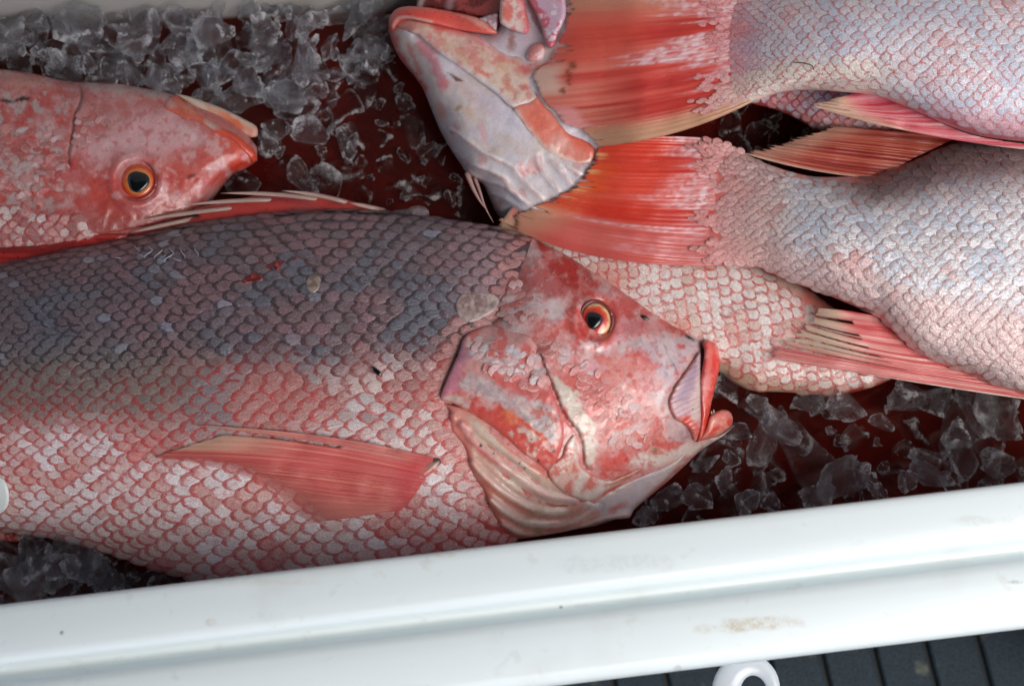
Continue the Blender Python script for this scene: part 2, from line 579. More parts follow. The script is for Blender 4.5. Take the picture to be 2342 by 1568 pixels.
def plastic_mat(name, base, rough=0.35, stain=True, spots=()):
    """moulded plastic with faint grime; spots = (world x, y, radius x, radius y, strength, colour)"""
    m, nt, out = new_mat(name)
    n1 = noise(nt, 9, 4, 0.6); n2 = noise(nt, 60, 3); n3 = noise(nt, 240, 4, 0.65)
    c = mixc(nt, mathn(nt, 'MULTIPLY', ramp(nt, 0.55, 0.75, n1), 0.14 if stain else 0.0), base, rgb(160, 146, 118))
    c = mixc(nt, mathn(nt, 'MULTIPLY', ramp(nt, 0.62, 0.74, n2), 0.14 if stain else 0.0), c, rgb(150, 130, 105))
    g = N(nt, 'ShaderNodeNewGeometry').outputs['Position']
    sp = N(nt, 'ShaderNodeSeparateXYZ'); nt.links.new(g, sp.inputs[0])
    for (x, y, rx, ry, k, col) in spots:
        dx = mathn(nt, 'DIVIDE', mathn(nt, 'SUBTRACT', sp.outputs[0], float(x)), float(rx))
        dy = mathn(nt, 'DIVIDE', mathn(nt, 'SUBTRACT', sp.outputs[1], float(y)), float(ry))
        d = mathn(nt, 'SQRT', mathn(nt, 'ADD', mathn(nt, 'MULTIPLY', dx, dx), mathn(nt, 'MULTIPLY', dy, dy)))
        d = mathn(nt, 'ADD', d, mathn(nt, 'MULTIPLY', mathn(nt, 'SUBTRACT', n2, 0.5), 2.4))
        mk = mathn(nt, 'SUBTRACT', 1.0, ramp(nt, 0.5, 1.1, d))
        mk = mathn(nt, 'MULTIPLY', mk, mathn(nt, 'ADD', mathn(nt, 'MULTIPLY', ramp(nt, 0.4, 0.6, n3), 0.7), 0.3))
        c = mixc(nt, mathn(nt, 'MULTIPLY', mk, k), c, col)
    b = N(nt, 'ShaderNodeBsdfPrincipled')
    nt.links.new(c, b.inputs['Base Color'])
    nt.links.new(mathn(nt, 'ADD', mathn(nt, 'MULTIPLY', n2, 0.2), rough - 0.1), b.inputs['Roughness'])
    bp = N(nt, 'ShaderNodeBump'); bp.inputs['Strength'].default_value = 0.06; bp.inputs['Distance'].default_value = 0.001
    nt.links.new(n3, bp.inputs['Height']); nt.links.new(bp.outputs[0], b.inputs['Normal'])
    nt.links.new(b.outputs[0], out.inputs['Surface'])
    return m

M_SKIN = skin_mat('wet_fish_skin')
M_SKIN_SOFT = skin_mat('pale_throat_skin', rough=0.36, coat=0.5, sss=0.2, bump=0.35, bscale=330)
M_FIN = skin_mat('fin_membrane', rough=0.4, coat=0.2, sss=0.1, bump=0.2, alpha=True, grain=0.12)
M_RAY = skin_mat('fin_ray_bone', rough=0.42, coat=0.12, sss=0.1, bump=0.1, grain=0.1)
M_SCALE = scale_mat('pearly_scale', True)
M_SCALE_J = scale_mat('pearly_scale_mass', False)
M_SCALE_D = scale_mat('pale_scale', True, 0.18, 0.32, rgb(70, 46, 46), rgb(202, 108, 106), 0.58, 0.98, 0.3)
M_SCALE_DJ = scale_mat('pale_scale_mass', False, 0.18, 0.32, rgb(70, 46, 46), rgb(202, 108, 106), 0.58, 0.98, 0.3)
M_SCALE_E = scale_mat('silver_scale', True, 0.32, 0.3, rgb(80, 62, 60), rgb(206, 150, 144), 0.62, 1.05, 0.25)
M_SCALE_EJ = scale_mat('silver_scale_mass', False, 0.32, 0.3, rgb(80, 62, 60), rgb(206, 150, 144), 0.62, 1.05, 0.25)
M_SCALE_H = scale_mat('head_scale_mass', False, 0.05, 0.36, rgb(170, 60, 54), rgb(222, 188, 184), 0.55, 0.98, 0.3)
M_ICE = ice_mat()
_sp = []
for (px_, py_, rx_, ry_, k_, c_) in [(1735, 1424, 90, 16, 0.5, rgb(176, 156, 118)), (1640, 1436, 60, 12, 0.3, rgb(180, 164, 130)), (482, 1421, 16, 10, 0.45, rgb(186, 168, 140)), (142, 1446, 6, 6, 0.8, rgb(110, 100, 90)), (1284, 1385, 6, 5, 0.7, rgb(120, 112, 100)),
                                     (1010, 1268, 40, 7, 0.35, rgb(190, 174, 144)), (2245, 1190, 70, 12, 0.25, rgb(170, 164, 150)), (2315, 1330, 26, 5, 0.5, rgb(120, 116, 110)), (1553, 1530, 8, 10, 0.5, rgb(130, 124, 112)), (600, 1330, 120, 8, 0.2, rgb(190, 176, 150)), (1430, 1290, 120, 20, 0.18, rgb(170, 168, 160))]:
    w_ = P(px_, py_, 300)
    _sp.append((w_[0], w_[1], rx_ * U, ry_ * U, k_, c_))
M_PLASTIC = plastic_mat('white_cooler_plastic', rgb(219, 229, 230), 0.32, True, _sp)
M_LINER = plastic_mat('cooler_liner_plastic', rgb(190, 186, 180), 0.4)
# ------------------------------------------------------------------ setting: mat under the cooler, cooler, meltwater
def sweep(name, a, b, prof, side, mat, parent, n=60):
    """extrude a profile (outward distance, height; layout units) along the straight world line a-b"""
    a = np.asarray(a); b = np.asarray(b)
    e = (b - a) / np.linalg.norm(b - a)
    o = np.array([e[1], -e[0], 0.0]) * side
    prof = np.asarray(prof, float)
    vs = []; m = len(prof)
    for i in range(n + 1):
        p = a + (b - a) * i / n
        for d, z in prof:
            vs.append(p + o * d * U * 0.915 + np.array([0, 0, z * U]))
    fs = []
    for i in range(n):
        for k in range(m - 1):
            q = (i * m + k, i * m + k + 1, (i + 1) * m + k + 1, (i + 1) * m + k)
            fs.append(q if side < 0 else tuple(reversed(q)))
    return mesh_obj(name, vs, fs, mat, parent)

def slab(name, pts_xy, z0, z1, mat, parent):
    p = [np.array(q) for q in pts_xy]; n = len(p)
    vs = [(q[0], q[1], z1) for q in p] + [(q[0], q[1], z0) for q in p]
    fs = [tuple(range(n)), tuple(range(2 * n - 1, n - 1, -1))]
    for i in range(n):
        j = (i + 1) % n
        fs.append((j, i, n + i, n + j))
    return mesh_obj(name, vs, fs, mat, parent, smooth=False)

# --- ribbed mat
def mat_mat():
    m, nt, out = new_mat('dark_ribbed_rubber')
    n1 = noise(nt, 420, 4, 0.7); n2 = noise(nt, 30, 4)
    c = mixc(nt, ramp(nt, 0.35, 0.7, n1), rgb(20, 29, 36), rgb(38, 50, 58))
    c = mixc(nt, mathn(nt, 'MULTIPLY', ramp(nt, 0.58, 0.75, n2), 0.5), c, rgb(104, 104, 88))
    n4 = noise(nt, 700, 2)
    c = mixc(nt, mathn(nt, 'MULTIPLY', ramp(nt, 0.72, 0.8, n4), 0.6), c, rgb(140, 140, 130))
    b = N(nt, 'ShaderNodeBsdfPrincipled')
    nt.links.new(c, b.inputs['Base Color']); b.inputs['Roughness'].default_value = 0.7; b.inputs['Specular IOR Level'].default_value = 0.2
    bp = N(nt, 'ShaderNodeBump'); bp.inputs['Strength'].default_value = 0.4; bp.inputs['Distance'].default_value = 0.001
    nt.links.new(n1, bp.inputs['Height']); nt.links.new(bp.outputs[0], b.inputs['Normal'])
    nt.links.new(b.outputs[0], out.inputs['Surface'])
    return m
M_MAT = mat_mat()
m_, nt_, out_ = new_mat('black_groove_rubber')
b_ = N(nt_, 'ShaderNodeBsdfPrincipled'); b_.inputs['Base Color'].default_value = (0.006, 0.006, 0.007, 1); b_.inputs['Roughness'].default_value = 0.7
nt_.links.new(b_.outputs[0], out_.inputs['Surface'])
M_GROOVE = m_
MATZ = -1000.0
base = slab('ground', [(-2.0, -1.6), (2.0, -1.6), (2.0, 1.6), (-2.0, 1.6)], MATZ * U - 0.04, MATZ * U - 0.008, M_GROOVE, None)
kind(base, 'structure')
base['label'] = 'dark slate ribbed rubber mat under the white cooler'
g0 = P(1874, 1474, MATZ); g1 = P(1892, 1548, MATZ)
rdir = (g1 - g0) / np.linalg.norm(g1 - g0)
rper = np.array([-rdir[1], rdir[0], 0.0])
if rper[0] < 0:
    rper = -rper
pitch = abs(np.dot(P(1992, 1457, MATZ) - g0, rper))
hw = pitch * 0.5 - 0.0026
rib_me = None
for i in range(-16, 9):
    if rib_me is None:
        bw = 0.0022
        prof = [(-hw, -0.009), (-hw, -bw), (-hw + bw, 0), (hw - bw, 0), (hw, -bw), (hw, -0.009)]
        vs = []; fs = []
        for s in (-0.55, 0.38):
            for d, z in prof:
                vs.append(rper * d + rdir * s + np.array([0, 0, z]))
        for k in range(5):
            fs.append((k, k + 1, 6 + k + 1, 6 + k))
        fs += [(0, 5, 4, 3, 2, 1), (6, 7, 8, 9, 10, 11)]
        ro = mesh_obj('rib', vs, fs, M_MAT, base, smooth=False)
        rib_me = ro.data
    else:
        ro = link(bpy.data.objects.new('rib', rib_me)); put(ro, base)
    ro.location = g0 + rper * pitch * (i + 0.5) + np.array([0, 0, 0])

# --- cooler
cooler = thing('cooler', 'white plastic cooler full of fish and ice, front rim at the bottom', 'cooler', (1171, 700, MATZ))
RZ = 300.0
LID_LEAN = 14
ra, rb = P(-420, 1430.2, RZ), P(2760, 1050.0, RZ)
RIM = [(22, -960), (22, -60), (14, -40), (3, -22), (0, -13), (3, -5), (12, -1), (26, 1), (70, 3), (104, 3), (116, 0), (124, -6), (130, -18),
       (135, -34), (142, -42), (153, -42), (160, -34), (168, -18), (178, -9), (192, -5), (220, -4), (285, -5), (298, -8), (308, -15), (315, -28), (318, -48), (310, -500), (300, -1260)]
rim = sweep('front_wall', ra, rb, RIM, 1, M_PLASTIC, cooler)
rim['label'] = 'front wall with stepped bright white rim and a long groove'
# far wall: its inner face rises from the ice line at the top left
fa, fb = P(-420, 76, -240), P(2760, -60, -240)
FAR = [(0, -800), (0, -60), (0, 0), (-4, 60), (-10, 300), (-14, 500), (-4, 530), (10, 540), (110, 543), (124, 534), (140, 514), (160, 514), (185, 530), (290, 532), (314, 510), (318, 480), (300, -760)]
farw = sweep('far_wall', fa, fb, [(-d if d < 0 else d, z) for d, z in FAR], -1, M_LINER, cooler)
# end walls
def end_wall(xa, sgn):
    a = P(xa, 40, -240)[:2]; b = P(xa, 1300, -240)[:2]
    o = np.array([sgn * 0.11, 0])
    w = [a + np.array([0, 0.06]), b - np.array([0, 0.09]), b - np.array([0, 0.09]) + o, a + np.array([0, 0.06]) + o]
    if sgn < 0:
        w = w[::-1]
    return slab('end_wall', w[::-1], MATZ * U, RZ * U * 0.98, M_LINER, cooler)
end_wall(-380, -1); end_wall(2720, 1)
# open lid added out of view on the far side, leaning in for shade
le = (fb - fa) / np.linalg.norm(fb - fa); lo = np.array([le[1], -le[0], 0.0]) * -1
lo = lo if lo[1] > 0 else -lo
h0, h1 = fa + lo * 0.10, fb + lo * 0.10
h0[2] = h1[2] = (RZ + 10) * U
lean = math.radians(LID_LEAN)
lu = np.array([-lo[0] * math.sin(lean), -lo[1] * math.sin(lean), math.cos(lean)])
ln_ = np.cross(le, lu)
vs = []
for a in (h0, h1):
    for up_ in (0.0, 0.46):
        for th_ in (0.0, 0.04):
            vs.append(a + lu * up_ - ln_ * th_ * (1 if ln_[1] < 0 else -1))
mesh_obj('lid', vs, [(0, 2, 6, 4), (1, 5, 7, 3), (0, 4, 5, 1), (2, 3, 7, 6), (0, 1, 3, 2), (4, 6, 7, 5)], M_LINER, cooler, smooth=False)
c0, c1, c2, c3 = P(-420, 60, -700), P(2760, -60, -700), P(2760, 1160, -700), P(-420, 1500, -700)
slab('floor', [c3[:2], c2[:2], c1[:2], c0[:2]], MATZ * U + 0.01, -680 * U, M_LINER, cooler)

# --- latch loop hanging below the rim
M_LATCH = plastic_mat('glossy_white_latch', rgb(176, 182, 188), 0.16, True)
arc = []
rad = []
for k in range(25):
    ad = 212 - k * 11.0
    a = math.radians(ad)
    arc.append(P(1715 + 54 * math.cos(a), 1580 - 61 * math.sin(a), -60))
    rad.append(float(np.interp(ad, [-60, 0, 45, 90, 135, 180, 212], [10, 14, 18, 23, 28, 31, 31])) * U * 1.05)
la = tube('latch_loop', arc, rad, M_LATCH, cooler, seg=16, flat=0.35)
la['label'] = 'glossy white curved latch loop below the rim'
pin = tube('latch_pin', [P(1604, 1517, -30), P(1618, 1515, -30), P(1632, 1514, -30), P(1650, 1513, -30)], [0.0018, 0.0028, 0.0028, 0.0022],
           plastic_mat('dull_latch_pin', rgb(150, 142, 120), 0.3, False), cooler, seg=8)

# --- slab added overhead, out of view, to dim the left and far side
M_SHADE_SLAB = plastic_mat('grey_shade_slab', rgb(120, 118, 114), 0.8, False)
ce = np.array([0.49, -0.68]); cn = np.array([0.80, -0.60]); ct = np.array([0.60, 0.80])
cpts = [ce + ct * 3.5, ce - ct * 3.5, ce - ct * 3.5 - cn * 3.5, ce + ct * 3.5 - cn * 3.5]
can = slab('shade_slab', cpts[::-1], 1.70, 1.72, M_SHADE_SLAB, None)
tag(can, 'grey slab added overhead, out of view, shading the far left side', 'shade_slab')

# --- bloody meltwater
def water_mat():
    m, nt, out = new_mat('bloody_meltwater')
    n1 = noise(nt, 7, 4, 0.6, None, 0.6); n2 = noise(nt, 45, 3)
    c = mixc(nt, ramp(nt, 0.35, 0.7, n1), rgb(64, 20, 17), rgb(118, 31, 24))
    b = N(nt, 'ShaderNodeBsdfPrincipled')
    nt.links.new(c, b.inputs['Base Color'])
    b.inputs['Roughness'].default_value = 0.06
    b.inputs['IOR'].default_value = 1.33
    bp = N(nt, 'ShaderNodeBump'); bp.inputs['Strength'].default_value = 0.12; bp.inputs['Distance'].default_value = 0.004
    nt.links.new(n2, bp.inputs['Height']); nt.links.new(bp.outputs[0], b.inputs['Normal'])
    t = N(nt, 'ShaderNodeBsdfTransparent'); t.inputs['Color'].default_value = (0.55, 0.13, 0.1, 1)
    mx = N(nt, 'ShaderNodeMixShader'); mx.inputs[0].default_value = 0.5
    nt.links.new(b.outputs[0], mx.inputs[1]); nt.links.new(t.outputs[0], mx.inputs[2])
    nt.links.new(mx.outputs[0], out.inputs['Surface'])
    return m
WZ = -235.0
wp = [P(-378, 84, WZ), P(2718, -54, WZ), P(2718, 1180, WZ), P(-378, 1520, WZ)]
wv = []; wf = []
nx, ny = 40, 20
for j in range(ny + 1):
    for i in range(nx + 1):
        s, t = i / nx, j / ny
        wv.append((wp[0] * (1 - s) + wp[1] * s) * (1 - t) + (wp[3] * (1 - s) + wp[2] * s) * t)
for j in range(ny):
    for i in range(nx):
        a = j * (nx + 1) + i
        wf.append((a, a + nx + 1, a + nx + 2, a + 1))
water = mesh_obj('water', wv, wf, water_mat())
kind(water, 'structure')
water['label'] = 'dark red bloody meltwater between the fish'
# ------------------------------------------------------------------ fish: generic pieces
class Body:
    """fish trunk lying on its side: back line, belly line, mid height and half thickness along its length"""
    def __init__(s, top, bot, zmid, half, x0, x1, org=(0, 0), rot=0.0, power=0.5):
        s.t = curve_x(top); s.b = curve_x(bot); s.zm = curve_x(zmid); s.h = curve_x(half)
        s.x0, s.x1 = x0, x1; s.org = org
        s.c, s.s = math.cos(math.radians(rot)), math.sin(math.radians(rot)); s.pw = power
    def loc(s, x, y):
        dx, dy = np.asarray(x, float) - s.org[0], np.asarray(y, float) - s.org[1]
        return dx * s.c + dy * s.s, -dx * s.s + dy * s.c
    def glob(s, a, b):
        return s.org[0] + a * s.c - b * s.s, s.org[1] + a * s.s + b * s.c
    def tt(s, x, y):
        a, b = s.loc(x, y)
        return (b - s.t(a)) / (s.b(a) - s.t(a))
    def z(s, x, y):
        a, b = s.loc(x, y)
        t = np.clip((b - s.t(a)) / (s.b(a) - s.t(a)), 0, 1)
        return s.zm(a) + s.h(a) * np.clip(1 - (2 * t - 1) ** 2, 0, 1) ** s.pw
    def mesh(s, name, paint, mat, parent, na=160, nt_=70):
        th = np.concatenate([np.linspace(-math.pi / 2, math.pi / 2, nt_, endpoint=False), np.linspace(math.pi / 2, 1.5 * math.pi, 16, endpoint=False)])
        a = np.linspace(s.x0, s.x1, na)
        A, T = np.meshgrid(a, th, indexing='ij')
        v = np.sin(T); c = np.cos(T)
        tt = (1 + v) / 2
        B = s.t(A) + (s.b(A) - s.t(A)) * tt
        Zz = s.zm(A) + np.where(c >= 0, s.h(A) * np.clip(1 - v * v, 0, 1) ** s.pw, -0.55 * s.h(A) * np.sqrt(np.clip(1 - v * v, 0, 1)))
        X, Y = s.glob(A, B)
        n2 = len(th)
        vs = P(X.ravel(), Y.ravel(), Zz.ravel())
        fs = []
        for i in range(na - 1):
            for k in range(n2):
                k2 = (k + 1) % n2
                fs.append((i * n2 + k, i * n2 + k2, (i + 1) * n2 + k2, (i + 1) * n2 + k))
        fs.append(tuple(range(n2 - 1, -1, -1))); fs.append(tuple(range((na - 1) * n2, na * n2)))
        pc = paint(X.ravel(), Y.ravel())
        return mesh_obj(name, vs, fs, mat, parent, pc.c)

# scale prototypes: a thin domed shield, free end at +x
def scale_mesh(seed, seg=11):
    r = np.random.default_rng(seed)
    vs = [(0, 0, 0.03)]; ed = [0.0]
    for rr in (0.5, 0.82, 1.0):
        for k in range(seg):
            a = 2 * math.pi * k / seg
            ca, sa = math.cos(a), math.sin(a)
            x = ca * (1.0 if ca > 0 else 0.8) * (1 - 0.03 * r.random())
            y = sa * (0.98 - 0.16 * max(ca, 0) ** 2) * (1 - 0.03 * r.random())
            x *= rr; y *= rr
            z = 0.03 - 0.07 * y * y - 0.03 * max(x, 0) ** 2 - (0.02 if rr == 1.0 else 0)
            vs.append((x, y, z))
            ed.append(rr * (0.62 + 0.38 * (ca > -0.2)) if rr > 0.6 else 0.15 + 0.1 * r.random())
    fs = []
    for k in range(seg):
        k2 = (k + 1) % seg
        fs.append((0, 1 + k, 1 + k2))
        for q in range(2):
            o = 1 + q * seg
            fs.append((o + k, o + seg + k, o + seg + k2, o + k2))
    return np.array(vs), fs, np.array(ed)
SCALE_P = [scale_mesh(s) for s in range(5)]
def scale_set(mat):
    out = []
    for q, (v_, f_, e_) in enumerate(SCALE_P):
        me = bpy.data.meshes.new('scale')
        me.from_pydata(v_.tolist(), [], f_)
        at = me.attributes.new('edge', 'FLOAT', 'POINT'); at.data.foreach_set('value', e_.astype(np.float32))
        at = me.attributes.new('loc', 'FLOAT_VECTOR', 'POINT'); at.data.foreach_set('vector', v_.astype(np.float32).ravel())
        me.polygons.foreach_set('use_smooth', np.ones(len(me.polygons), bool))
        me.materials.append(mat)
        out.append(me)
    return out
SCALE_ME, SCALE_MD, SCALE_ME2 = scale_set(M_SCALE), scale_set(M_SCALE_D), scale_set(M_SCALE_E)

def scale_frames(zf, xs, ys, ax, ay, lift=2.0):
    """surface frames at layout points; (ax, ay) = direction towards the tail in layout units"""
    e = 2.0
    p = P(xs, ys, zf(xs, ys) + lift)
    n = np.hypot(ax, ay); ax, ay = ax / n, ay / n
    t = P(xs + ax * e, ys + ay * e, zf(xs + ax * e, ys + ay * e) + lift) - P(xs - ax * e, ys - ay * e, zf(xs - ax * e, ys - ay * e) + lift)
    w = P(xs - ay * e, ys + ax * e, zf(xs - ay * e, ys + ax * e) + lift) - P(xs + ay * e, ys - ax * e, zf(xs + ay * e, ys - ax * e) + lift)
    t /= np.linalg.norm(t, axis=1)[:, None]
    nn = np.cross(t, w); nn *= np.sign(nn[:, 2:3]); nn /= np.linalg.norm(nn, axis=1)[:, None]
    b = np.cross(nn, t)
    return p, t, b, nn

def put_scales(parent, zf, xs, ys, ax, ay, ln, wd, cols, alph, tilt=0.14, single=300, rank=None, lift=2.0, jit=0.06, mat_j=None, mset=None):
    """cols: n x 3, alph: rim pigment; the largest in view become parts of their own, the rest one mass"""
    n = len(xs)
    p, t, b, nn = scale_frames(zf, xs, ys, ax, ay, lift)
    tl = tilt * (0.7 + 0.6 * rng.random(n))
    roll = rng.normal(0, jit, n)
    X = t * np.cos(tl)[:, None] + nn * np.sin(tl)[:, None]
    Zv = nn * np.cos(tl)[:, None] - t * np.sin(tl)[:, None]
    Y = np.cross(Zv, X)
    X2 = X + Y * roll[:, None]; Y2 = Y - X * roll[:, None]
    Y2 = Y2 + Zv * rng.normal(0, jit * 1.2, n)[:, None]
    L = ln * U; Wd = wd * U
    inframe = (xs > -5) & (xs < FW + 5) & (ys > -5) & (ys < FH)
    score = (ln * wd) * inframe * (1 if rank is None else rank) + rng.random(n) * 1e-3
    order = np.argsort(-score)
    singles = [i for i in order[:single] if score[i] > 1]
    ss = set(singles)
    for i in singles:
        o = link(bpy.data.objects.new('scale', (mset or SCALE_ME)[int(rng.integers(5))]))
        M = Matrix(((X2[i, 0] * L[i], Y2[i, 0] * Wd[i], Zv[i, 0] * L[i], p[i, 0]),
                    (X2[i, 1] * L[i], Y2[i, 1] * Wd[i], Zv[i, 1] * L[i], p[i, 1]),
                    (X2[i, 2] * L[i], Y2[i, 2] * Wd[i], Zv[i, 2] * L[i], p[i, 2]), (0, 0, 0, 1)))
        put(o, parent)
        o.matrix_basis = M
        o.color = (float(cols[i, 0]), float(cols[i, 1]), float(cols[i, 2]), float(np.clip(alph[i], 0, 1)))
    rest = [i for i in range(n) if i not in ss]
    if rest:
        V = []; F = []; Cc = []; E = []; LL = []; o_ = 0
        for i in rest:
            v, f, e = SCALE_P[int(rng.integers(5))]
            V.append(p[i] + v[:, :1] * X2[i] * L[i] + v[:, 1:2] * Y2[i] * Wd[i] + v[:, 2:3] * Zv[i] * L[i])
            F += [tuple(k + o_ for k in q) for q in f]
            Cc.append(np.tile(np.append(cols[i], np.clip(alph[i], 0, 1)), (len(v), 1))); E.append(e); LL.append(v)
            o_ += len(v)
        so = mesh_obj('small_scales', np.vstack(V), F, mat_j or M_SCALE_J, parent, np.vstack(Cc), np.concatenate(E), True, np.vstack(LL))
        kind(so, 'stuff')

def lattice(body, rows, k_sp, amin, amax, tpow=1.0, tmin=0.02, tmax=0.98, spf=None, fine=1.0):
    """quincunx of scale positions: rows from back to belly, spacing follows the depth of the trunk"""
    fa = np.linspace(amin, amax, 800)
    sp = k_sp * (body.b(fa) - body.t(fa)) if spf is None else spf(fa)
    cum = np.concatenate([[0], np.cumsum(0.5 * (1 / sp[1:] + 1 / sp[:-1]) * np.diff(fa))])
    xs, ys, sz, wz = [], [], [], []
    tv = tmin + (tmax - tmin) * np.linspace(0, 1, rows) ** tpow
    for r in range(rows):
        fr = fine if tv[r] < 0.24 else (1 + fine) / 2 if tv[r] < 0.46 else 1.0
        k = np.arange(0.5 * (r % 2) * fr, cum[-1], fr)
        a = np.interp(k, cum, fa)
        s_ = np.interp(k, cum, sp) * fr
        a = a + rng.normal(0, 0.025, len(a)) * s_
        dt = (tv[min(r + 1, rows - 1)] - tv[max(r - 1, 0)]) / (2 if 0 < r < rows - 1 else 1)
        hgt = (body.b(a) - body.t(a))
        b = body.t(a) + hgt * (tv[r] + rng.normal(0, 0.035, len(a)) * dt)
        xs.append(a); ys.append(b); sz.append(s_); wz.append(dt * hgt)
    a, b = np.concatenate(xs), np.concatenate(ys)
    x, y = body.glob(a, b)
    return x, y, np.concatenate(sz), np.concatenate(wz)

def fin(name, root, tip, ctrl, zr, zt, colf, parent, nu=40, nv=60, rays=18, ridge=3.0, thick=3.0, ray_v=None, ray_col=None,
        ray_rad=(3.2, 1.0), ragged=0.06, seed=0, zc=0.0, cut=None, ray_name='fin_ray', zoff=None, drape=None):
    """fan of rays: root curve, tip curve, control curve in layout units (all run with v); colf(u, v, x, y) -> Paint or (n,3|4)"""
    R = resample(spline(root, 10), 1.0); T = resample(spline(tip, 10), 1.0); Cn = resample(spline(ctrl, 10), 1.0)
    def at(c, v):
        i = np.linspace(0, 1, len(c))
        return np.stack([np.interp(v, i, c[:, 0]), np.interp(v, i, c[:, 1])], -1)
    def pos(u, v):
        u = np.asarray(u, float); v = np.asarray(v, float)
        r_, t_, c_ = at(R, v), at(T, v), at(Cn, v)
        uu = u[..., None]
        p = (1 - uu) ** 2 * r_ + 2 * uu * (1 - uu) * c_ + uu ** 2 * t_
        z = zr + (zt - zr) * u + zc * u * (1 - u) * 4 + ridge * (np.abs(np.cos(math.pi * (rays * v + 0.8 * fbm(v * 9, v * 0 + seed, 1.0, seed + 2, 2)))) - 0.5) * (1 - 0.4 * u)
        z = z + 3 * fbm(p[..., 0], p[..., 1], 60, seed + 5, 2)
        if zoff is not None:
            z = z + zoff(p[..., 0], p[..., 1])
        if drape is not None:
            z = drape(p[..., 0], p[..., 1], z)
        return p, z
    u = np.linspace(0, 1, nu); v = np.linspace(0, 1, nv)
    Vv, Uu = np.meshgrid(v, u, indexing='ij')
    rag = 1 - ragged * (0.5 + 0.5 * fbm(v * 40, v * 0 + seed, 1.6, seed, 2)) - ragged * 0.6 * np.abs(np.sin(math.pi * rays * v))
    Ue = Uu * rag[:, None]
    p, z = pos(Ue, Vv)
    X, Y, Zt = p[..., 0].ravel(), p[..., 1].ravel(), z.ravel()
    col = colf(Uu.ravel(), Vv.ravel(), X, Y)
    col = np.concatenate([col.c, col.a[:, None]], 1) if isinstance(col, Paint) else col
    top = P(X, Y, Zt); bot = P(X, Y, Zt - thick)
    n = len(X)
    keep = np.ones((nv - 1, nu - 1), bool)
    al = col[:, 3].reshape(nv, nu) if col.shape[1] == 4 else np.ones((nv, nu))
    fs = []
    for i in range(nv - 1):
        for k in range(nu - 1):
            if max(al[i, k], al[i + 1, k], al[i, k + 1], al[i + 1, k + 1]) < 0.04:
                continue
            a, b, c, d = i * nu + k, i * nu + k + 1, (i + 1) * nu + k + 1, (i + 1) * nu + k
            fs.append((a, b, c, d)); fs.append((n + d, n + c, n + b, n + a))
    for i in range(nv - 1):
        a, b = i * nu + nu - 1, (i + 1) * nu + nu - 1
        if min(al[i, -1], al[i + 1, -1]) > 0.04:
            fs.append((a, b, n + b, n + a)[::-1])
    for k in range(nu - 1):
        if al[0, k] > 0.04:
            fs.append((k, k + 1, n + k + 1, n + k))
        a = (nv - 1) * nu
        if al[-1, k] > 0.04:
            fs.append((a + k + 1, a + k, n + a + k, n + a + k + 1))
    o = mesh_obj(name, np.vstack([top, bot]), fs, M_FIN, parent, np.vstack([col, col]))
    rv = np.clip(np.linspace(0.02, 0.98, rays) + np.random.default_rng(seed + 77).normal(0, 0.22 / rays, rays), 0.01, 0.99) if ray_v is None else np.asarray(ray_v)
    for j, q in enumerate(rv):
        r_end = float(np.interp(q, v, rag)) * (1.0 if ray_v is None else 1.0)
        us = np.linspace(0.0, r_end * 0.965, 14)
        if cut is not None:
            us = us * cut(q)
        pp, zz = pos(us, np.full(14, q))
        rr = np.linspace(ray_rad[0], ray_rad[1], 14) * (0.35 + 0.65 * sm(0, 0.3, us)) * U
        w = P(pp[:, 0], pp[:, 1], zz - 0.7)
        cc = colf(us, np.full(14, q), pp[:, 0], pp[:, 1])
        cc = cc.c if isinstance(cc, Paint) else cc[:, :3]
        if ray_col is not None:
            cc = ray_col(us, np.full(14, q), cc, j)
        tube(ray_name, w, rr, M_RAY, o, cc, seg=5, flat=0.6)
    return o

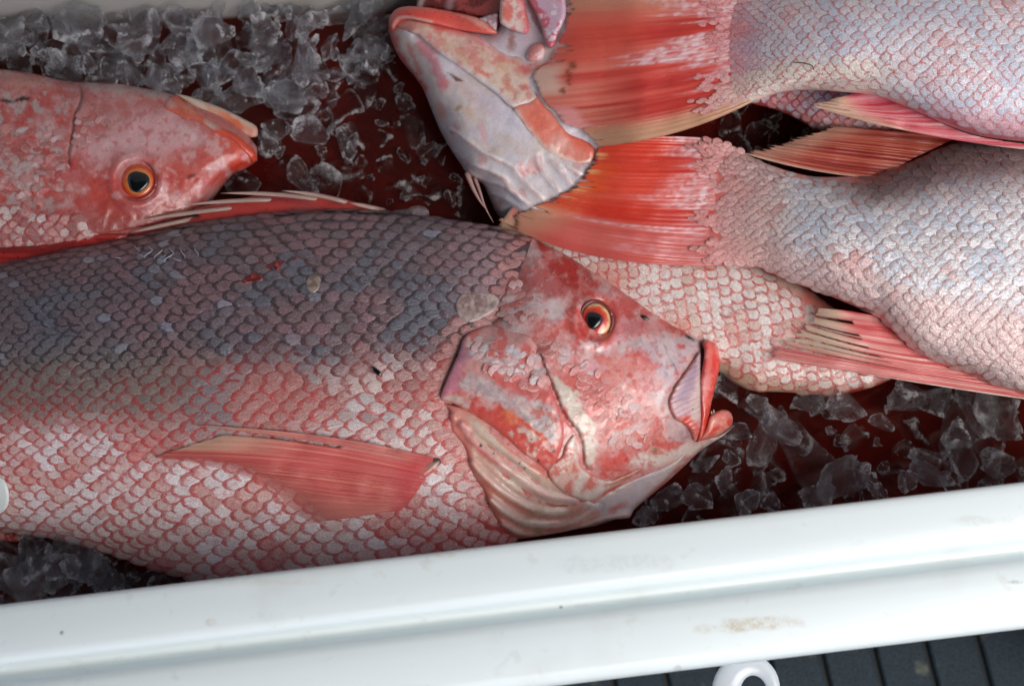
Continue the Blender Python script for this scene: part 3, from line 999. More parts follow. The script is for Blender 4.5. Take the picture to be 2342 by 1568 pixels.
def eye(parent, cx, cy, z, rx, ry, prx, pry, rot=0, pup=(0, 0), cols=None, seed=0, dome=9.0):
    """eyeball: domed iris with rings of colour, pupil as its part, a soft socket rim around it"""
    c_, s_ = math.cos(math.radians(rot)), math.sin(math.radians(rot))
    vs = []; qs = []; fs = []
    nr, ns = 14, 40
    for i in range(nr + 1):
        r = i / nr
        for k in range(ns):
            a = 2 * math.pi * k / ns
            ex, ey = r * rx * math.cos(a), r * ry * math.sin(a)
            x = cx + ex * c_ - ey * s_; y = cy + ex * s_ + ey * c_
            vs.append((x, y, z + dome * (1 - r ** 2.2) - 8 * sm(0.86, 1.0, r))); qs.append((r, a, x, y))
    for i in range(nr):
        for k in range(ns):
            k2 = (k + 1) % ns
            fs.append((i * ns + k, i * ns + k2, (i + 1) * ns + k2, (i + 1) * ns + k))
    q = np.array(qs); v = np.array(vs)
    # distance measured from the pupil's centre for the rings
    pxc, pyc = cx + pup[0], cy + pup[1]
    rp = np.hypot((q[:, 2] - pxc) / prx, (q[:, 3] - pyc) / pry)
    pt = Paint(q[:, 2], q[:, 3], cols[0], seed)
    pt.mix(cols[1], 1 - sm(1.5, 1.8, rp + 0.12 * fbm(q[:, 2], q[:, 3], 9, seed)))
    pt.mix(cols[2], 1 - sm(1.22, 1.34, rp))
    pt.mix(cols[3], sm(0.84, 0.97, q[:, 0]))
    pt.mottle(rgb(150, 90, 60), 8, 0.35, 0.2, a=0.3)
    e = mesh_obj('eye', P(v[:, 0], v[:, 1], v[:, 2]), fs, M_EYE, parent, pt.c)
    vs = []; fs = []
    for i in range(7):
        r = i / 6
        for k in range(28):
            a = 2 * math.pi * k / 28
            w = 1 + 0.07 * math.cos(3 * a + 0.8)
            vs.append((pxc + r * prx * w * math.cos(a), pyc + r * pry * w * math.sin(a), z + dome * 1.02 + 4.2 * (1 - r * r) - 2.5 * sm(0.9, 1, r) * 1.0))
    for i in range(6):
        for k in range(28):
            k2 = (k + 1) % 28
            fs.append((i * 28 + k, i * 28 + k2, (i + 1) * 28 + k2, (i + 1) * 28 + k))
    v = np.array(vs)
    mesh_obj('pupil', P(v[:, 0], v[:, 1], v[:, 2]), fs, M_PUPIL, e, np.tile(rgb(17, 20, 24), (len(v), 1)))
    # socket rim
    ring = []
    for k in range(41):
        a = 2 * math.pi * k / 40
        ex, ey = rx * 1.03 * math.cos(a), ry * 1.03 * math.sin(a)
        ring.append((cx + ex * c_ - ey * s_, cy + ex * s_ + ey * c_))
    ring = np.array(ring)
    tube('eyelid', P(ring[:, 0], ring[:, 1], np.full(41, z - 4.0)), 4.2 * U, M_SKIN, e, np.tile(cols[3], (41, 1)), seg=8)
    return e

M_EYE = skin_mat('wet_iris', rough=0.2, coat=0.9, sss=0.0, bump=0.0, grain=0.08)
M_PUPIL = skin_mat('glassy_pupil', rough=0.16, coat=0.8, sss=0.0, bump=0.0, grain=0.02, spec=0.35)
# ------------------------------------------------------------------ fish A: the large whole fish in front
RIM_Y = lambda x: 1380 - 0.1196 * x
fa_root = thing('fish', 'large red fish with dark grey back and open mouth lying whole along the front rim', 'fish', (600, 900, -150), 'fish in the cooler')
A = Body([(-360, 700), (-150, 632), (0, 600), (150, 568), (290, 540), (500, 500), (700, 480), (800, 476), (900, 485), (1040, 502), (1150, 522), (1250, 562), (1350, 622)],
         [(-360, 1120), (-150, 1170), (0, 1212), (100, 1228), (200, 1252), (330, 1292), (430, 1322), (600, 1345), (800, 1345), (1000, 1330), (1100, 1300), (1180, 1240), (1260, 1140), (1350, 1040)],
         [(-360, -60), (500, -60), (1350, -60)], [(-360, 105), (0, 132), (500, 150), (900, 146), (1080, 136), (1180, 108), (1280, 56), (1350, 20)], -360, 1330)
RED, DRED, NAPE = rgb(190, 62, 58), rgb(150, 38, 36), rgb(158, 36, 34)
PINK, SALMON, WHITE = rgb(206, 150, 148), rgb(208, 98, 86), rgb(218, 210, 212)
LILAC, CREAM, GREY = rgb(192, 180, 190), rgb(208, 194, 180), rgb(165, 158, 158)
WOUND = Z4((1370, 605), (1440, 560), (1530, 500), (1600, 465), (1740, 438), (1745, 470), (1650, 505), (1740, 535), (1620, 560), (1520, 595), (1420, 612))

def back_fraction(x, y):
    return A.tt(x, y) + 0.03 * fbm(x, y, 120, 3, 2) - 0.05 * sm(0, 900, x)

def paint_a(x, y):
    t = back_fraction(x, y)
    p = Paint(x, y, rgb(150, 70, 66), 1)
    p.mix(rgb(72, 52, 58), 1 - sm(0.25, 0.5, t))
    p.mix(rgb(176, 78, 74), sm(0.5, 0.75, t))
    p.mottle(RED, 40, 0.1, 0.25, a=0.5, mask=sm(0.35, 0.6, t))
    p.mix(rgb(196, 120, 116), sm(0.9, 0.97, t))
    p.poly(rgb(150, 26, 24), WOUND, 3, 6, 20)
    p.blob(rgb(178, 36, 28), 1030, 1010, 60, 130, -25, 0.5, a=0.9)
    p.blob(rgb(170, 40, 34), 1090, 1140, 60, 140, -28, 0.5, a=0.7)
    p.line(rgb(60, 52, 44), Y7((1960, 350), (2080, 370), (2090, 420)), 8, a=0.8)
    return p.grain(0.12, 6)
A.mesh('body', paint_a, M_SKIN, fa_root, 180, 90)

HEAD_OUT = Z5((640, -26), (690, 6), (830, 75), (950, 150), (1080, 230), (1190, 310), (1290, 385), (1380, 430), (1450, 460), (1482, 490), (1486, 560),
              (1500, 700), (1500, 900), (1540, 960), (1590, 945), (1642, 903), (1580, 960), (1480, 1025), (1400, 1100), (1290, 1200), (1180, 1290), (1120, 1340),
              (930, 1405), (700, 1425), (600, 1440), (520, 1370), (440, 1240), (370, 1140), (340, 1020), (275, 920), (260, 840), (225, 770), (245, 650), (275, 560),
              (330, 455), (400, 420), (480, 340), (530, 230), (560, 110), (600, 0))
def zc(x, y, o):
    return (x, y, float(A.z(np.array([x]), np.array([y]))[0]) + o)
HZ0 = tps([(1215, 540, -40), (1250, 560, -24), zc(1110, 740, 5), zc(1140, 700, 4), zc(1162, 655, 4), zc(1178, 600, 3), zc(1196, 555, 2), (1350, 620, -18), (1450, 690, -20), (1550, 745, -28), (1605, 778, -34), (1640, 850, -40), (1670, 955, -55), (1560, 1075, -62), (1430, 1190, -55), (1300, 1215, -45),
           (1180, 1235, -30), zc(1130, 1190, 10), zc(1080, 1080, 8), zc(1040, 980, 6), zc(1010, 910, 10), zc(1030, 800, 8), zc(1060, 740, 6), 
           (1210, 700, 78), (1200, 850, 118), (1300, 900, 122), (1350, 800, 104), (1363, 731, 80), (1450, 830, 86), (1450, 950, 80), (1550, 900, 42), (1600, 850, 6), (1300, 1050, 84), (1400, 1050, 52),
           (1200, 1050, 92), (1250, 630, 28), (1350, 670, 34), (1480, 760, 42), (1200, 1150, 36), (1130, 790, 104), (1100, 900, 108)])
CREASE = Z5((672, 490), (708, 610), (735, 680), (765, 745), (795, 825), (830, 885), (872, 935), (895, 1000), (904, 1085), (925, 1122))
CRS = spline(CREASE, 8)
CHEEK_SIDE = np.vstack([CRS, Z5((1500, 1130), (1700, 600), (1000, 100), (650, 430))])
def head_z(x, y):
    z = HZ0(x, y)
    d, t = dline(x, y, CRS)
    s = sdpoly(x, y, CHEEK_SIDE) > 0
    fade = sm(0, 0.12, t)
    z = z + np.where(s, 9 * np.exp(-d / 45) * fade, 0) - 4.5 * fade * np.exp(-(np.where(s, d, d * 0.7) / 4.5) ** 2)
    # eye socket swell, nostril ridge
    e = np.hypot((x - 1364) / 46, (y - 731) / 52)
    z = z + 7 * np.exp(-((e - 1.1) / 0.25) ** 2) - 10 * (1 - sm(0.8, 1.0, e))
    return z + 1.4 * fbm(x, y, 26, 77, 3)
MOUTH_IN = Y5((885, 1180), (960, 1060), (1070, 940), (1240, 700), (1300, 640), (1300, 900), (1270, 1250), (1250, 1480), (1190, 1512), (960, 1515), (950, 1380))

def paint_head(x, y):
    p = Paint(x, y, rgb(202, 108, 102), 5)
    p.mottle(rgb(210, 152, 148), 70, 0.0, 0.5, 1, 0.8)
    # nape: grey pink, dusky scales merging into the back
    p.poly(rgb(160, 136, 142), Z5((250, 260), (330, 120), (420, -30), (600, -60), (700, 40), (660, 160), (560, 260), (500, 330), (300, 420)), 14, 16, 40, 1, 0.85)
    p.mottle(rgb(112, 100, 108), 22, 0.25, 0.2, 2, 0.5, sm(0, 30, sdpoly(x, y, Z5((250, 260), (420, -60), (640, -40), (700, 90), (500, 330)))))
    p.poly(rgb(178, 92, 92), Z5((560, 130), (700, 100), (830, 200), (880, 260), (840, 300), (700, 290), (600, 290)), 12, 14, 40, 3, 0.9)
    p.poly(NAPE, Z5((672, 18), (760, 50), (900, 118), (1010, 200), (1000, 250), (880, 245), (780, 205), (690, 110)), 5, 10, 22, 4, 0.95)
    p.line(NAPE, Z5((690, 10), (950, 150), (1190, 310), (1380, 430)), 12, 0.7, 3, 20, 5, 0.7)
    p.blob(rgb(150, 120, 135), *Z5((1005, 248))[0], 24, 9, 12, 0.5, 4, 12, 6, 0.8)
    # around the eye
    p.blob(rgb(196, 64, 54), *Z5((930, 390))[0], 64, 66, 10, 0.45, 10, 26, 7, 0.95)
    p.poly(rgb(192, 66, 62), Z5((1020, 265), (1120, 270), (1240, 340), (1380, 435), (1340, 470), (1220, 440), (1100, 400), (1040, 330)), 5, 10, 20, 8, 0.9)
    p.poly(rgb(196, 122, 126), Z5((1050, 390), (1150, 380), (1230, 420), (1150, 480), (1060, 500)), 8, 10, 22, 9, 0.8)
    # pale bands behind and below the eye
    for (cx, cy, rx, ry, ro, k) in [(700, 330, 26, 50, -60, 1), (560, 430, 26, 34, -50, 2), (760, 350, 20, 34, 20, 3), (820, 560, 30, 16, 60, 4), (960, 530, 44, 12, 8, 5), (1090, 520, 24, 14, -10, 6)]:
        xx, yy = Z5((cx, cy))[0]
        p.blob(rgb(206, 190, 192), xx, yy, rx, ry, ro, 0.5, 16, 16, 20 + k, 0.8)
    p.poly(rgb(210, 132, 124), Z5((850, 560), (1000, 560), (1130, 600), (1250, 620), (1280, 760), (1250, 900), (1120, 820), (1000, 720), (880, 640)), 14, 16, 40, 10, 0.85)
    p.poly(rgb(216, 165, 170), Z5((860, 580), (940, 560), (1010, 620), (960, 660), (890, 640)), 10, 8, 24, 11, 0.8)
    # bare pale snout
    SN = Y5((500, 600), (700, 560), (870, 540), (1060, 560), (1180, 560), (1290, 600), (1270, 690), (1180, 790), (1060, 935), (960, 1010), (890, 1180), (820, 1080), (900, 960), (880, 820), (760, 720), (640, 640))
    p.poly(rgb(190, 176, 182), SN, 14, 18, 26, 12, 0.9)
    p.mottle(rgb(196, 92, 84), 20, 0.42, 0.1, 13, 0.85, sm(-10, 12, sdpoly(x, y, SN)) * sm(1520, 1470, x))
    p.mottle(rgb(120, 105, 112), 16, 0.5, 0.2, 14, 0.45, sm(-10, 12, sdpoly(x, y, SN)))
    p.blob(rgb(200, 70, 60), *Y5((1080, 660))[0], 11, 6, -20, 0.5, 5, 8, 15, 0.9)
    p.line(rgb(74, 66, 72), Y5((1120, 560), (1160, 590), (1190, 605)), 3.2, 0.6, 1)
    p.line(rgb(120, 108, 112), Y5((920, 640), (1000, 800), (1050, 910)), 1.6, 0.6, 1)
    p.line(NAPE, Y5((1000, 470), (1080, 540), (960, 500)), 6, 0.6, 5, 10, 16, 0.7)
    p.poly(rgb(222, 214, 212), Y5((840, 1080), (960, 1010), (900, 1160), (960, 1500), (940, 1480), (880, 1250)), 7, 4, 20, 17, 0.9)
    # cheek and lower cheek
    p.poly(rgb(208, 114, 104), Z5((880, 720), (1000, 800), (1100, 900), (1200, 940), (1290, 900), (1300, 1000), (1150, 1010), (1000, 980), (950, 880)), 16, 14, 34, 18, 0.75)
    p.poly(rgb(206, 196, 182), Z5((742, 660), (790, 690), (862, 742), (902, 830), (960, 930), (978, 1010), (945, 1090), (908, 1112), (900, 1000), (850, 900), (800, 800)), 4, 8, 14, 19, 0.95)
    p.poly(rgb(210, 88, 80), Z5((1000, 1060), (1060, 1030), (1180, 1030), (1140, 1080), (1040, 1130), (985, 1150)), 6, 10, 18, 20, 0.9)
    p.poly(rgb(220, 208, 198), Z5((1180, 1030), (1330, 1010), (1500, 985), (1640, 905), (1560, 985), (1420, 1060), (1200, 1120), (1120, 1100)), 8, 6, 22, 21, 0.9)
    p.line(rgb(200, 84, 74), Z5((1020, 1010), (1120, 1010), (1240, 1000), (1330, 1000)), 13, 0.7, 12, 16, 22, 0.8)
    p.blob(rgb(140, 112, 78), *Z5((1245, 1030))[0], 9, 6, 0, 0.5, 3, 8, 23, 0.8)
    # inside of the mouth
    p.poly(rgb(188, 160, 160), MOUTH_IN, 4, 2, 20, 24, 0.95)
    p.poly(rgb(150, 122, 130), Y5((1040, 1360), (1150, 1410), (1170, 1480), (1090, 1500)), 8, 3, 20, 25, 0.8)
    p.line(rgb(140, 40, 38), CRS, 3.0, 0.6, 1.5, 10, 26, 0.6)
    p.line(rgb(196, 52, 50), Z5((560, 300), (540, 210), (500, 330), (330, 400)), 5, 0.7, 10, 20, 27, 0.7)
    p.mottle(rgb(218, 190, 186), 16, 0.35, 0.25, 28, 0.3)
    p.mottle(rgb(220, 200, 196), 34, 0.35, 0.25, 30, 0.35)
    p.mottle(RED, 12, 0.5, 0.1, 29, 0.5)
    return p.grain(0.1, 5)
relief('head', HEAD_OUT, head_z, paint_head, M_SKIN, fa_root, 3.8, (60, 34), 40)

# gill membrane with its folds
MEMB = Y4((165, 332), (240, 362), (400, 400), (530, 480), (660, 620), (780, 720), (920, 820), (1060, 920), (1140, 1000), (1240, 1090), (1330, 1130), (1430, 1150), (1600, 1060), (1850, 945), (2010, 890),
          (2130, 830), (2230, 740), (2190, 830), (2080, 960), (1990, 1050), (1880, 1150), (1790, 1235), (1745, 1312), (1600, 1330), (1450, 1372), (1150, 1440), (800, 1490), (720, 1430), (660, 1370), (600, 1260), (555, 1150), (520, 1060), (440, 970),
          (400, 850), (385, 770), (330, 680), (262, 590), (240, 500), (236, 410))
FOLDS = [Y4((350, 540), (440, 660), (600, 800), (800, 960), (960, 1080), (1120, 1150), (1300, 1170)), Y4((440, 860), (520, 950), (640, 1060), (800, 1170), (1000, 1260), (1200, 1270), (1400, 1200)),
         Y4((590, 1170), (740, 1290), (900, 1370), (1100, 1380), (1300, 1330), (1460, 1230)), Y4((690, 1370), (850, 1440), (1050, 1450), (1300, 1400), (1500, 1330), (1730, 1290)), Y4((270, 470), (420, 560), (620, 690), (800, 830), (1000, 960))]
def memb_z(x, y):
    z = HZ0(x, y) + 3
    for f in FOLDS:
        d, t = dline(x, y, spline(f, 6))
        z = z + (6 + 3 * fbm(x, y, 70, 92, 2)) * np.exp(-(d / 10) ** 2) - 3.5 * np.exp(-((d - 14) / 7) ** 2)
    return z + 2.0 * fbm(x, y, 40, 91, 3)
def paint_memb(x, y):
    p = Paint(x, y, rgb(206, 168, 156), 8)
    p.mottle(rgb(214, 196, 180), 50, 0.0, 0.3, 1, 0.8)
    p.poly(rgb(196, 186, 192), Y4((1180, 1080), (1430, 1170), (1700, 1030), (2230, 740), (1990, 1050), (1790, 1235), (1500, 1330), (1300, 1250)), 22, 10, 40, 2, 0.85)
    d = sdpoly(p.x, p.y, MEMB)
    p.mix(rgb(214, 112, 96), (1 - sm(3, 20, d + 7 * fbm(x, y, 30, 44))) * (x < 1330) * 0.85)
    p.blob(rgb(206, 122, 112), *Y4((300, 560))[0], 24, 50, -25, 0.6, 8, 20, 3, 0.9)
    p.line(rgb(214, 104, 92), Y4((360, 560), (500, 740), (640, 850)), 8, 0.8, 5, 14, 4, 0.85)
    p.line(rgb(220, 180, 178), FOLDS[0], 5, 0.7, 2, 14, 5, 0.7)
    for q, f in enumerate(FOLDS[1:4]):
        p.line(rgb(212, 122, 104), [(a + 3, b + 14) for a, b in f], 8, 0.8, 6, 20, 6 + q, 0.6)  # reddish line beside each fold, painted for its thin shadow
        p.line(rgb(224, 204, 192), f, 4, 0.7, 2, 14, 9 + q, 0.7)
    for (cx, cy, r) in [(1000, 1240, 12), (1090, 1215, 8), (900, 1310, 10), (980, 1430, 14)]:
        p.blob(rgb(172, 142, 98), *Y4((cx, cy))[0], r, r * 0.7, 0, 0.6, 4, 10, 12, 0.6)
    p.blob(rgb(196, 110, 92), *Y4((1300, 1230))[0], 22, 10, -30, 0.6, 4, 14, 13, 0.7)
    p.blob(rgb(206, 96, 84), *Y4((1640, 1230))[0], 24, 8, -30, 0.6, 4, 14, 14, 0.7)
    for (cx, cy, r) in [(508, 711, 3.6), (653, 648, 3.0), (833, 856, 2.4), (873, 902, 2.4), (614, 777, 1.8)]:
        p.blob(rgb(22, 16, 16), *Y4((cx, cy))[0], r, r, 0, 0.5, 0.5)
    return p.grain(0.06, 6)
mb = relief('gill_membrane', MEMB, memb_z, paint_memb, M_SKIN_SOFT, fa_root, 3.8, (16, 15), 16)
mb['label'] = 'pale pink folded membrane under the gill cover'

# gill cover plate
OPER = np.vstack([Z5((320, 470), (285, 560), (240, 660), (200, 772), (262, 800), (340, 840), (480, 935), (600, 1040), (690, 1105), (735, 1135), (775, 1060), (800, 985), (800, 900)),
                  Z5((778, 820), (748, 740), (722, 670), (690, 580), (655, 490), (560, 440), (430, 420))])
def oper_z(x, y):
    d = sdpoly(x, y, np.asarray(OPER))
    return HZ0(x, y) + 8 * (1 - 0.9 * sm(1240, 1170, x) * sm(800, 740, y)) - 6 * np.exp(-(dline(x, y, CRS)[0] / 12) ** 2) + 1.6 * fbm(x, y, 22, 55, 3)
def paint_oper(x, y):
    p = Paint(x, y, rgb(204, 106, 102), 12)
    p.mottle(rgb(208, 160, 156), 40, 0.05, 0.2, 1, 0.8)
    p.poly(rgb(196, 128, 148), Y4((150, 330), (200, 180), (260, 0), (330, -160), (400, -120), (350, 100), (310, 260)), 10, 10, 26, 2, 0.9)
    p.poly(rgb(150, 104, 128), Y4((300, 20), (340, -110), (430, -130), (420, -20)), 8, 8, 20, 3, 0.6)
    GR = Y4((330, 190), (350, 130), (460, 100), (600, 180), (760, 290), (900, 330), (1010, 330), (1150, 470), (1155, 670), (1050, 685), (930, 570), (800, 455), (650, 340), (450, 300), (350, 245))
    p.poly(rgb(192, 176, 178), GR, 9, 14, 22, 4, 0.85)
    p.mottle(rgb(160, 146, 150), 16, 0.2, 0.2, 5, 0.55, sm(-4, 6, sdpoly(x, y, GR)))
    p.mottle(rgb(214, 206, 198), 12, 0.3, 0.15, 6, 0.6, sm(-4, 6, sdpoly(x, y, GR)))
    p.mottle(rgb(198, 96, 84), 18, 0.4, 0.1, 7, 0.8, sm(-4, 6, sdpoly(x, y, GR)) * sm(1180, 1240, x))
    p.poly(rgb(202, 80, 70), Y4((390, 420), (420, 320), (600, 380), (760, 470), (900, 580), (1060, 700), (1155, 710), (1090, 900), (1000, 880), (860, 780), (700, 660), (540, 490)), 6, 14, 20, 8, 0.9)
    p.mottle(rgb(206, 190, 178), 22, 0.25, 0.12, 9, 0.8, sm(-4, 6, sdpoly(x, y, Y4((700, 560), (900, 560), (1150, 720), (1100, 900), (860, 780)))))
    p.line(rgb(216, 76, 34), Y4((720, 440), (820, 500), (930, 570), (1050, 680)), 4, 0.8, 6, 14, 10, 0.9)
    p.blob(rgb(214, 120, 84), *Y4((760, 480))[0], 22, 13, 35, 0.5, 6, 14, 11, 0.7)
    p.poly(rgb(198, 176, 166), Y4((160, 330), (240, 290), (360, 290), (400, 400), (300, 370)), 6, 6, 16, 12, 0.9)
    p.poly(rgb(206, 92, 88), Y4((1060, 0), (1100, 100), (1160, 330), (1200, 520), (1160, 700), (1150, 460), (1060, 200)), 8, 8, 24, 13, 0.8)
    p.mottle(rgb(206, 204, 212), 15, 0.22, 0.1, 14, 0.85, sm(-6, 8, sdpoly(x, y, Z5((330, 470), (520, 480), (650, 560), (720, 690), (650, 700), (450, 640), (340, 560)))))
    for (cx, cy, r) in [(1117, 758, 3.2), (988, 838, 3.0), (929, 655, 1.8)]:
        p.blob(rgb(22, 16, 16), *Y4((cx, cy))[0], r, r, 0, 0.5, 0.5)
    return p.grain(0.1, 5)
op = relief('gill_cover', OPER, oper_z, paint_oper, M_SKIN, fa_root, 3.8, (14, 6), 10)

# lower bone behind the jaw
INTER = Y4((1060, 930), (1100, 860), (1180, 800), (1225, 680), (1290, 620), (1312, 760), (1335, 880), (1420, 950), (1560, 1000), (1700, 955), (1838, 893), (1856, 925), (1700, 1010), (1560, 1085), (1430, 1172), (1300, 1152), (1180, 1090), (1090, 1000))
def paint_inter(x, y):
    p = Paint(x, y, rgb(214, 178, 168), 15)
    p.mottle(rgb(206, 104, 92), 22, 0.12, 0.15, 1, 0.85)
    p.line(rgb(220, 208, 200), Y4((1310, 640), (1325, 780), (1370, 930), (1300, 1120), (1430, 1130), (1600, 1030)), 11, 0.7, 5, 16, 2, 0.8)
    p.line(rgb(196, 128, 108), Y4((1560, 1040), (1700, 980), (1840, 910)), 6, 0.7, 2, 14, 3, 0.8)
    p.mottle(rgb(228, 214, 206), 12, 0.35, 0.12, 4, 0.7)
    return p.grain(0.08, 5)
relief('jaw_plate', INTER, lambda x, y: HZ0(x, y) + 10 + 1.2 * fbm(x, y, 20, 66, 3), paint_inter, M_SKIN, fa_root, 3.8, (10, 8), 14)

# jaws
LIP = Y5((1268, 625), (1330, 606), (1392, 655), (1424, 770), (1414, 890), (1386, 1010), (1352, 1150), (1330, 1260), (1302, 1380), (1266, 1490), (1222, 1512), (1240, 1440), (1256, 1300), (1254, 1120), (1252, 950), (1276, 800), (1286, 700))
def paint_lip(x, y):
    p = Paint(x, y, rgb(208, 66, 52), 18)
    p.line(rgb(156, 40, 44), Y5((1290, 640), (1300, 760), (1262, 950), (1258, 1200)), 6, 0.7, 2, 14, 1, 0.85)
    p.line(rgb(222, 120, 112), Y5((1330, 660), (1330, 800), (1300, 1000), (1290, 1200)), 6, 0.8, 3, 14, 2, 0.6)
    p.blob(rgb(222, 150, 146), *Y5((1300, 1000))[0], 9, 26, 10, 0.6, 3, 10, 3, 0.7)
    p.blob(rgb(216, 42, 28), *Y5((1395, 800))[0], 8, 22, 0, 0.6, 3, 10, 4, 0.8)
    p.mix(rgb(206, 96, 84), sm(965, 1000, y) * 0.7)
    p.mottle(rgb(222, 130, 118), 16, 0.3, 0.2, 5, 0.5)
    return p.grain(0.06, 6)
relief('upper_lip', LIP, lambda x, y: HZ0(x, y) + 20 + 3 * fbm(x, y, 26, 19, 2) - 0.02 * (y - 780), paint_lip, M_SKIN, fa_root, 3.4, (15, 12), 40)
MAX = Y5((1246, 715), (1250, 900), (1256, 1100), (1258, 1280), (1245, 1400), (1218, 1495), (1190, 1498), (1150, 1400), (1100, 1352), (1030, 1310), (985, 1225), (970, 1150), (1002, 1060), (1060, 962), (1130, 872), (1190, 788))
def paint_max(x, y):
    p = Paint(x, y, rgb(196, 166, 172), 21)
    p.poly(rgb(162, 136, 152), Y5((1190, 800), (1230, 780), (1210, 1000), (1130, 1160), (1050, 1120), (1110, 930)), 8, 5, 20, 1, 0.85)
    p.poly(rgb(206, 184, 176), Y5((1215, 960), (1252, 900), (1258, 1200), (1230, 1330), (1150, 1300), (1160, 1160)), 7, 5, 20, 2, 0.9)
    s = np.sin((x * 0.5 + y * 1.0) * 0.55 + 1.5 * fbm(x, y, 30, 4))
    p.mix(rgb(140, 100, 116), 0.35 * sm(0.2, 0.9, s) * sm(900, 915, y) * sm(955, 940, y))
    d = sdpoly(x, y, MAX)
    p.mix(rgb(206, 116, 108), (1 - sm(1, 7, d)) * (x < 1590) * 0.85)
    p.poly(rgb(210, 96, 82), Y5((1030, 1290), (1110, 1310), (1250, 1330), (1230, 1500), (1190, 1500), (1140, 1400)), 6, 5, 16, 3, 0.85)
    p.blob(rgb(206, 60, 30), *Y5((1130, 1305))[0], 9, 11, 30, 0.6, 4, 8, 4, 0.9)
    p.blob(rgb(40, 26, 26), *Y5((1175, 1221))[0], 1.8, 1.8)
    return p.grain(0.06, 6)
relief('upper_jaw_bone', MAX, lambda x, y: HZ0(x, y) + 15 + 1.6 * np.sin((x * 0.5 + y) * 0.55) + 3 * fbm(x, y, 30, 9, 2), paint_max, M_SKIN_SOFT, fa_root, 3.4, (12, 12), 40)
LOW = Y5((1236, 1500), (1262, 1450), (1300, 1390), (1325, 1300), (1375, 1250), (1455, 1224), (1515, 1245), (1540, 1305), (1525, 1370), (1460, 1425), (1390, 1465), (1300, 1490))
def paint_low(x, y):
    p = Paint(x, y, rgb(212, 118, 104), 24)
    p.blob(rgb(206, 64, 48), *Y5((1400, 1410))[0], 18, 9, -20, 0.5, 6, 12, 1, 0.9)
    p.blob(rgb(206, 70, 60), *Y5((1515, 1310))[0], 9, 18, 10, 0.5, 5, 12, 2, 0.9)
    p.mottle(rgb(222, 162, 150), 14, 0.3, 0.2, 3, 0.6)
    return p.grain(0.06, 6)
relief('lower_lip', LOW, lambda x, y: HZ0(x, y) + 24, paint_low, M_SKIN, fa_root, 3.4, (20, 20), 40)
teeth = Y5((1330, 1262), (1345, 1240), (1360, 1256), (1372, 1232), (1385, 1250))
tube('tooth', P(*np.array(Y5((1372, 1250), (1371, 1242), (1368, 1222))).T, np.array([8.0, 12, 14])), [0.0008, 0.0006, 0.0002], M_RAY, fa_root, np.tile(rgb(200, 180, 160), (3, 1)), 5)
tube('tooth', P(*np.array(Y5((1352, 1258), (1350, 1250), (1346, 1236))).T, np.array([8.0, 12, 14])), [0.0008, 0.0006, 0.0002], M_RAY, fa_root, np.tile(rgb(200, 180, 160), (3, 1)), 5)

eye(fa_root, 1364, 731, float(HZ0(np.array([1364.]), np.array([731.]))[0]) - 4, 35, 42, 19, 20, -14, (-5, 1),
    [rgb(222, 182, 128), rgb(206, 66, 34), rgb(186, 40, 24), rgb(122, 52, 48)], 3, 12)
def nostril(pts, w, z):
    q = np.array(spline(pts, 6)); n = len(q)
    tube('nostril', P(q[:, 0], q[:, 1], head_z(q[:, 0], q[:, 1]) + z), (w * np.sin(np.linspace(0.15, math.pi - 0.15, n)) + 0.4) * U, M_SKIN, fa_root, np.tile(rgb(30, 14, 14), (n, 1)), 8, 0.4)
nostril(Y5((718, 384), (750, 402), (792, 420)), 5.0, 0.2)
nostril(Y5((1128, 566), (1160, 585), (1190, 606)), 2.4, 0.2)

# loose flap of grey skin behind the head, and the ovoid pale scale on the flank
FLAP = Z5((275, 300), (300, 268), (360, 255), (450, 262), (485, 292), (470, 335), (420, 375), (350, 402), (300, 388), (276, 345))
def paint_flap(x, y):
    p = Paint(x, y, rgb(150, 132, 128), 30)
    p.blob(rgb(118, 92, 92), *Z5((370, 300))[0], 30, 20, 0, 0.6, 10, 14, 1, 0.8)
    p.mottle(rgb(186, 168, 162), 12, 0.2, 0.2, 2, 0.6)
    p.mix(rgb(176, 160, 154), 0.7 * (1 - sm(1, 5, sdpoly(x, y, FLAP))))
    p.grain(0.2, 7)
    return p
relief('nape_scale', FLAP, lambda x, y: np.maximum(HZ0(x, y), A.z(x, y)) + 5 + 2 * fbm(x, y, 24, 8, 2), paint_flap, M_SKIN, fa_root, 3.5, (7, 4), 6)
PSC = Z4((1788, 590), (1810, 555), (1850, 545), (1880, 580), (1870, 640), (1830, 665), (1795, 640))
relief('torn_scale', PSC, lambda x, y: A.z(x, y) + 3.0, lambda x, y: Paint(x, y, rgb(146, 132, 122), 31).mottle(rgb(112, 96, 88), 12, 0.05, 0.2), M_SKIN, fa_root, 3.5, (5, 4), 4)
relief('cut', WOUND, lambda x, y: A.z(x, y) + 1.8 + 2.0 * fbm(x, y, 18, 3, 2), lambda x, y: Paint(x, y, rgb(104, 30, 32), 32).mottle(rgb(92, 16, 18), 14, 0.05, 0.15).mottle(rgb(150, 62, 62), 12, 0.35, 0.1), M_SKIN, fa_root, 3.5, (8, 4), 8)

# ---- scales of fish A
xs, ys, sz, wz = lattice(A, 40, 0.054, -330, 1260, 1.06, 0.006, 0.99, fine=0.84)
